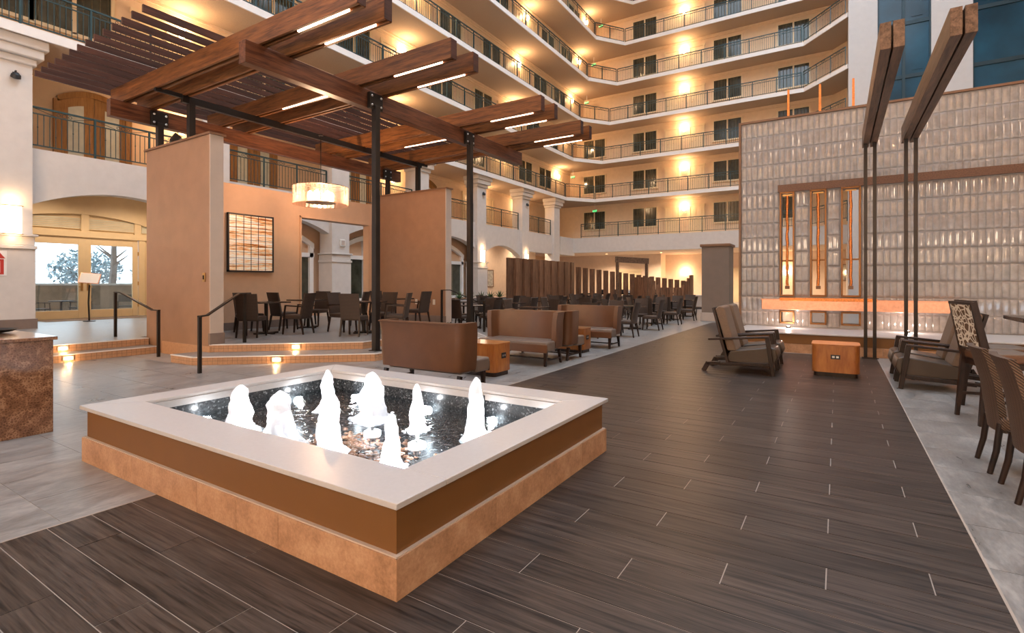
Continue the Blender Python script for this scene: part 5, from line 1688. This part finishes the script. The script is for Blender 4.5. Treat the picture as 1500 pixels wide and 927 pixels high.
for n_, (x, y) in enumerate(((-12.05, 29.2), (-11.2, 30.0), (-10.3, 30.7), (-9.3, 31.4))):
    m_ = thing('buffet_screen', ['small dark screen on the buffet counter, leftmost', 'small dark screen on the buffet counter, second from the left', 'small dark screen on the buffet counter, third from the left', 'small dark screen on the buffet counter, rightmost'][n_], 'screen', (x, y, .77), R(38), 'dark screens on the buffet counter')
    MB().box(-.26, .26, -.03, .03, .08, .36).build('panel', 'patio_black', m_, world=False)
    MB().box(-.06, .06, -.05, .05, 0, .09).build('foot', 'black_metal', m_, world=False)
for n_, (x, y) in enumerate(((-12.5, 28.9), (-10.75, 30.35), (-9.8, 31.05))):
    m_ = thing('paper_box', 'small white box on the buffet counter, %s from the left' % ORD[n_], 'box', (x, y, .77), R(38), 'white boxes on the buffet counter')
    MB().box(-.12, .12, -.1, .1, 0, .34).build('carton', 'white_plastic', m_, world=False, bevel=.01)
    MB().box(-.125, .125, -.105, .105, .30, .345).build('lid', 'paper', m_, world=False)

# ---- handrails at the steps
def handrail(p0, p1, label):
    (x0, y0, z0), (x1, y1, z1) = p0, p1
    t = thing('handrail', label, 'handrail', p0, 0, 'step handrails')
    a0, a1 = Vector((x0, y0, z0 + .95)), Vector((x1, y1, z1 + 1.0))
    u = Vector((x1 - x0, y1 - y0, 0)).normalized()
    MB().box(x0 - .025, x0 + .025, y0 - .025, y0 + .025, z0, z0 + .95).build('lower_post', 'black_metal', t)
    MB().box(x1 - .025, x1 + .025, y1 - .025, y1 + .025, z1, z1 + 1.0).build('upper_post', 'black_metal', t)
    m = MB()
    pts = [a0 - u * .03, a0 + u * .26, a1 - u * .26, a1 + u * .03]
    for a, b_ in zip(pts, pts[1:]): m.bar(a, b_, .05, .025)
    m.build('grip', 'black_metal', t)
handrail((-11.75, 5.12, 0), (-13.75, 5.12, .30), 'dark metal handrail at the entrance steps, left of the tan partition')
handrail((-9.02, 4.55, 0), (-10.2, 6.02, .30), 'dark metal handrail rising to the pergola platform near the fountain')
handrail((-9.25, 13.1, 0), (-9.98, 11.95, .30), 'thin dark handrail at the far steps of the pergola platform')

# ---- step lights
def step_light(x, y, z, rz, label):
    t = thing('step_light', label, 'lamp', (x, y, z), rz, 'glowing step lights')
    MB().box(-.085, .085, -.014, .0, -.04, .045).build('bezel', 'tan_end', t, world=False, bevel=.004)
    MB().box(-.06, .06, -.017, -.013, -.025, .025).build('lens', 'step_glow', t, world=False)
    lamp('glow', t, (0, -.06, -.01), 2.2, (1, .60, .28), .02)
step_light(-12.88 + .006, 3.92, .225, math.pi / 2, 'glowing step light in the upper riser before the entrance')
step_light(-12.42 + .006, 3.86, .075, math.pi / 2, 'glowing step light in the lower riser before the entrance')
ang = math.atan2(7.4 - 5.44, -8.27 + 10.42)
step_light(-9.23, 6.515, .225, ang, 'glowing step light in the upper riser of the pergola platform')
ang2 = math.atan2(7.05 - 4.92, -7.55 + 10.0)
step_light(-8.885, 5.865, .075, ang2, 'glowing step light in the lower riser of the pergola platform')

# ---- wall lamps on the arcade columns
def column_lamp(i, label):
    y1 = COLY[i]
    t = thing('column_lamp', label, 'wall lamp', (-18.2, y1 - .42, 3.15), RIGHTWARD, 'lamps on the arcade columns')
    MB().box(-.11, .11, 0, .03, -.62, -.32).build('backplate', 'bolt', t, world=False, bevel=.006)
    m = MB(); n = 10; vs = []
    for z in (-.36, .36):
        for k in range(n + 1):
            a = math.pi * k / n; vs.append((.20 * math.cos(a), .02 + .13 * math.sin(a), z))
    fs = [(k, k + 1, k + n + 2, k + n + 1) for k in range(n)] + [tuple(range(n, -1, -1)), tuple(range(n + 1, 2 * n + 2))]
    m.add(vs, fs).build('shade', 'column_shade', t, world=False, smooth=60)
    MB().box(-.205, .205, .02, .16, .36, .375).box(-.205, .205, .02, .16, -.375, -.36).build('rim', 'brass', t, world=False)
    lamp('bulb', t, (0, .20, .50), 9, WARM, .06)
    lamp('bulb', t, (0, .24, -.45), 5, WARM, .06)
for i, lab in ((1, 'lit half-round wall lamp on the near left column'), (5, 'lit wall lamp on the column beside the small arched niche'), (6, 'lit wall lamp on the column seen over the walnut slat block'), (4, 'lit wall lamp on the column beyond the far tan partition')):
    column_lamp(i, lab)
# small security lights high on the columns
for i, lab in ((1, 'small black spotlight high on the near left column'), (5, 'small black spotlight high on the column over the arched niche'), (6, 'small black spotlight high on the column before the last arcade bay')):
    t = thing('security_light', lab, 'lamp', (-18.2, COLY[i] - .35, 6.95), RIGHTWARD, 'small spotlights on the columns')
    MB().box(-.05, .05, 0, .03, -.06, .06).build('mount', 'patio_black', t, world=False)
    MB().lathe([(.04, -.06), (.10, .0), (.11, .08), (.05, .10)], 12).move(Matrix.Translation((0, .10, -.02)) @ Matrix.Rotation(R(150), 4, 'X')).build('head', 'patio_black', t, world=False, smooth=50)
    MB().bar((0, .02, .08), (0, .10, .08), .03, .03).build('bracket', 'patio_black', t, world=False)
t = thing('fire_sign', 'red and white fire sign on the near left column, cut by the edge', 'sign', (-18.135, 4.22, 2.02), RIGHTWARD)
MB().box(-.16, .16, 0, .012, -.32, .32).build('plate', 'white_plastic', t, world=False)
m = MB().box(-.10, .10, .012, .016, -.29, .10).add([(-.13, .012, .12), (.13, .012, .12), (.13, .016, .12), (-.13, .016, .12), (0, .012, .30), (0, .016, .30)], [(3, 2, 5), (0, 1, 2, 3), (2, 1, 4, 5), (0, 3, 5, 4)])
m.build('red_arrow', 'red', t, world=False)
MB().box(-.03, .03, .016, .018, -.25, .05).build('white_bar', 'white_plastic', t, world=False)
t = thing('wall_speaker', 'small white box on the white column seen through the partition opening', 'speaker', (-18.2, 15.1, 3.25), RIGHTWARD)
MB().box(-.13, .13, 0, .08, -.15, .15).build('box', 'white_plastic', t, world=False, bevel=.02)
MB().box(-.09, .09, .08, .085, -.11, .11).build('grille', 'tan_end', t, world=False)

# ---- menu stand before the doors
t = thing('menu_stand', 'thin dark stand holding a tilted white menu page before the entrance doors', 'stand', (-20.0, 6.75, .30))
MB().lathe([(.16, 0), (.16, .02), (.03, .03)], 14).build('base', 'black_metal', t, world=False)
MB().tube([(0, 0, .02), (.02, -.03, .6), (0, 0, 1.15)], .025, 8).build('pole', 'black_metal', t, world=False)
h = MB().box(-.26, .26, -.01, .01, -.20, .20).move(Matrix.Translation((.02, 0, 1.36)) @ Matrix.Rotation(R(62), 4, 'Z') @ Matrix.Rotation(R(-38), 4, 'X') @ Matrix.Rotation(R(6), 4, 'Y'))
h.build('holder', 'copper', t, world=False)
h = MB().box(-.24, .24, -.014, -.010, -.185, .185).move(Matrix.Translation((.02, 0, 1.36)) @ Matrix.Rotation(R(62), 4, 'Z') @ Matrix.Rotation(R(-38), 4, 'X') @ Matrix.Rotation(R(6), 4, 'Y'))
h.build('menu_page', 'paper', t, world=False)

# ---- marble counter at the left edge
t = thing('host_counter', 'polished brown marble counter cut by the left edge', 'counter', (-7.2, .6, 0))
MB().box(-8.3, -6.72, -1.4, 1.97, .0, .93).build('body', 'marble', t, bevel=.004)
MB().box(-8.35, -6.70, -1.4, 2.0, .93, .965).build('top', 'marble', t, bevel=.004)
MB().box(-8.25, -6.74, -1.4, 1.88, -.0, .05).build('toe_kick', 'dark_wood', t)
t = thing('counter_bowl', 'shallow black dish standing on the brown marble counter', 'dish', (-7.66, 1.70, .965))
MB().lathe([(.10, 0), (.20, .02), (.24, .045), (.23, .045), (.18, .02)], 20).build('dish', 'patio_black', t, world=False, smooth=50)
MB().lathe([(.11, 0), (.11, .006), (.08, .008)], 16).build('foot_ring', 'black_metal', t, world=False)

# ================================================================== TERRACE OUTSIDE THE ENTRANCE
structure(MB().box(-48, -22.6, -6, 40, -.1, .10).build('ground_terrace', 'patio_stone'))
w = structure(MB().box(-27.2, -26.9, -4, 16, .1, 1.42).build('wall_terrace', 'patio_wall'))
MB().box(-27.3, -26.8, -4, 16, 1.42, 1.5).build('coping', 'patio_stone', w)
structure(MB().box(-22.75, -22.3, 10.25, 36, 0, 5).box(-22.75, -22.3, -6, 4.4, 0, 5).build('wall_left_outer', 'peach_wall'))
def make_patio():
    t = thing('patio_chair', 'x', 'chair')
    MB().box(-.25, .25, -.22, .25, .42, .46).build('seat', 'patio_black', t, world=False)
    MB().panel(.48, [(-.22, .62), (-.27, .80), (-.30, .92)], .03, .05, 4).build('backrest', 'patio_black', t, world=False)
    for s in (-1, 1):
        MB().bar((s * .26, -.26, 0), (s * .25, -.24, .70), .03, .03).build('leg', 'patio_black', t, world=False)
        MB().bar((s * .26, .24, 0), (s * .25, .20, .68), .03, .03).build('leg', 'patio_black', t, world=False)
        MB().bar((s * .26, -.26, .68), (s * .26, .24, .66), .04, .025).build('arm', 'patio_black', t, world=False)
    return t
PC = make_patio()
for x, y, dx, dy, lab in ((-25.2, 7.0, 0, 1, 'black metal chair outside, seen through the left door pane'),
                          (-25.3, 8.25, .2, -1, 'black metal chair outside, behind the menu stand'),
                          (-25.6, 9.9, .9, -.3, 'black metal chair outside, seen through the right door pane')):
    put(PC, (x, y, .1), face(dx, dy), None, lab, 'patio chairs outside')
t = thing('patio_table', 'small black table outside between the patio chairs', 'table', (-25.3, 7.65, .1))
MB().lathe([(.38, .70), (.38, .73)], 18).build('table_top', 'patio_black', t, world=False)
MB().lathe([(.22, 0), (.04, .04), (.04, .70)], 10).build('pedestal', 'patio_black', t, world=False)
def tree(x, y, h, r, label, leaning=0.0):
    t = thing('tree', label, 'tree', (x, y, .1), 0, 'trees outside the entrance')
    rr = random.Random(int(x * 7 + y))
    br = MB()
    br.tube([(0, 0, 0), (leaning * .3, .1, h * .35), (leaning, -.1, h * .7), (leaning * 1.2, 0, h)], [.22, .17, .10, .03], 8)
    for i in range(7):
        a = rr.uniform(0, 6.28); z = h * rr.uniform(.35, .75)
        br.tube([(leaning * z / h, 0, z), (leaning * z / h + r * .6 * math.cos(a), r * .6 * math.sin(a), z + r * .5)], [.07, .02], 5)
    br.build('trunk', 'bark', t, world=False)
    lf = MB()
    for i in range(1100):
        a, b_ = rr.uniform(0, 6.28), rr.uniform(-1, 1); q = rr.random() ** .4
        c = Vector((leaning + 1.0 * r * q * math.cos(a) * math.sqrt(1 - b_ * b_), r * q * math.sin(a) * math.sqrt(1 - b_ * b_), h * .78 + r * .75 * q * b_))
        u = Vector((rr.uniform(-1, 1), rr.uniform(-1, 1), rr.uniform(-1, 1))).normalized() * .16
        v = u.cross(Vector((rr.uniform(-1, 1), rr.uniform(-1, 1), 1))).normalized() * .07
        lf.add([c - u, c + v, c + u, c - v], [(0, 1, 2, 3)])
    tag(lf.build('foliage', 'tree_leaf', t, world=False), kind='stuff')
tree(-36, 12.0, 2.7, 1.7, 'pale bushy tree outside, seen through the left door pane')
tree(-33.0, 12.0, 5.6, 1.2, 'leaning bare-trunked tree outside, seen through the right door pane', .9)
tree(-37, 16.5, 2.6, 1.8, 'bushy tree outside between the right door pane and the sidelight')
tree(-38, 7.6, 2.7, 1.8, 'bushy tree outside behind the left sidelight')
def shrub(x, y, label):
    t = thing('shrub', label, 'shrub', (x, y, .1), 0, 'shrubs outside the sidelight')
    rr = random.Random(int(x * 3 + y * 5))
    lf = MB()
    for i in range(500):
        a, b_ = rr.uniform(0, 6.28), rr.uniform(0, 1); q = rr.random() ** .4
        c = Vector((.7 * q * math.cos(a), .7 * q * math.sin(a), .2 + 2.0 * b_ * q))
        u = Vector((rr.uniform(-1, 1), rr.uniform(-1, 1), rr.uniform(-.3, 1))).normalized() * .13
        v = u.cross(Vector((rr.uniform(-1, 1), rr.uniform(-1, 1), 1))).normalized() * .06
        lf.add([c - u, c + v, c + u, c - v], [(0, 1, 2, 3)])
    tag(lf.build('foliage', 'foliage', t, world=False), kind='stuff')
    MB().tube([(0, 0, 0), (.05, 0, 1.2)], [.05, .02], 6).build('stem', 'bark', t, world=False)
shrub(-24.6, 11.4, 'green leafy shrub outside behind the right sidelight')

# prototypes that were never placed do not stay behind
for p_ in (PW, PD, PS, DC, DA, DT, AG, PC):
    assert p_.name in used or True
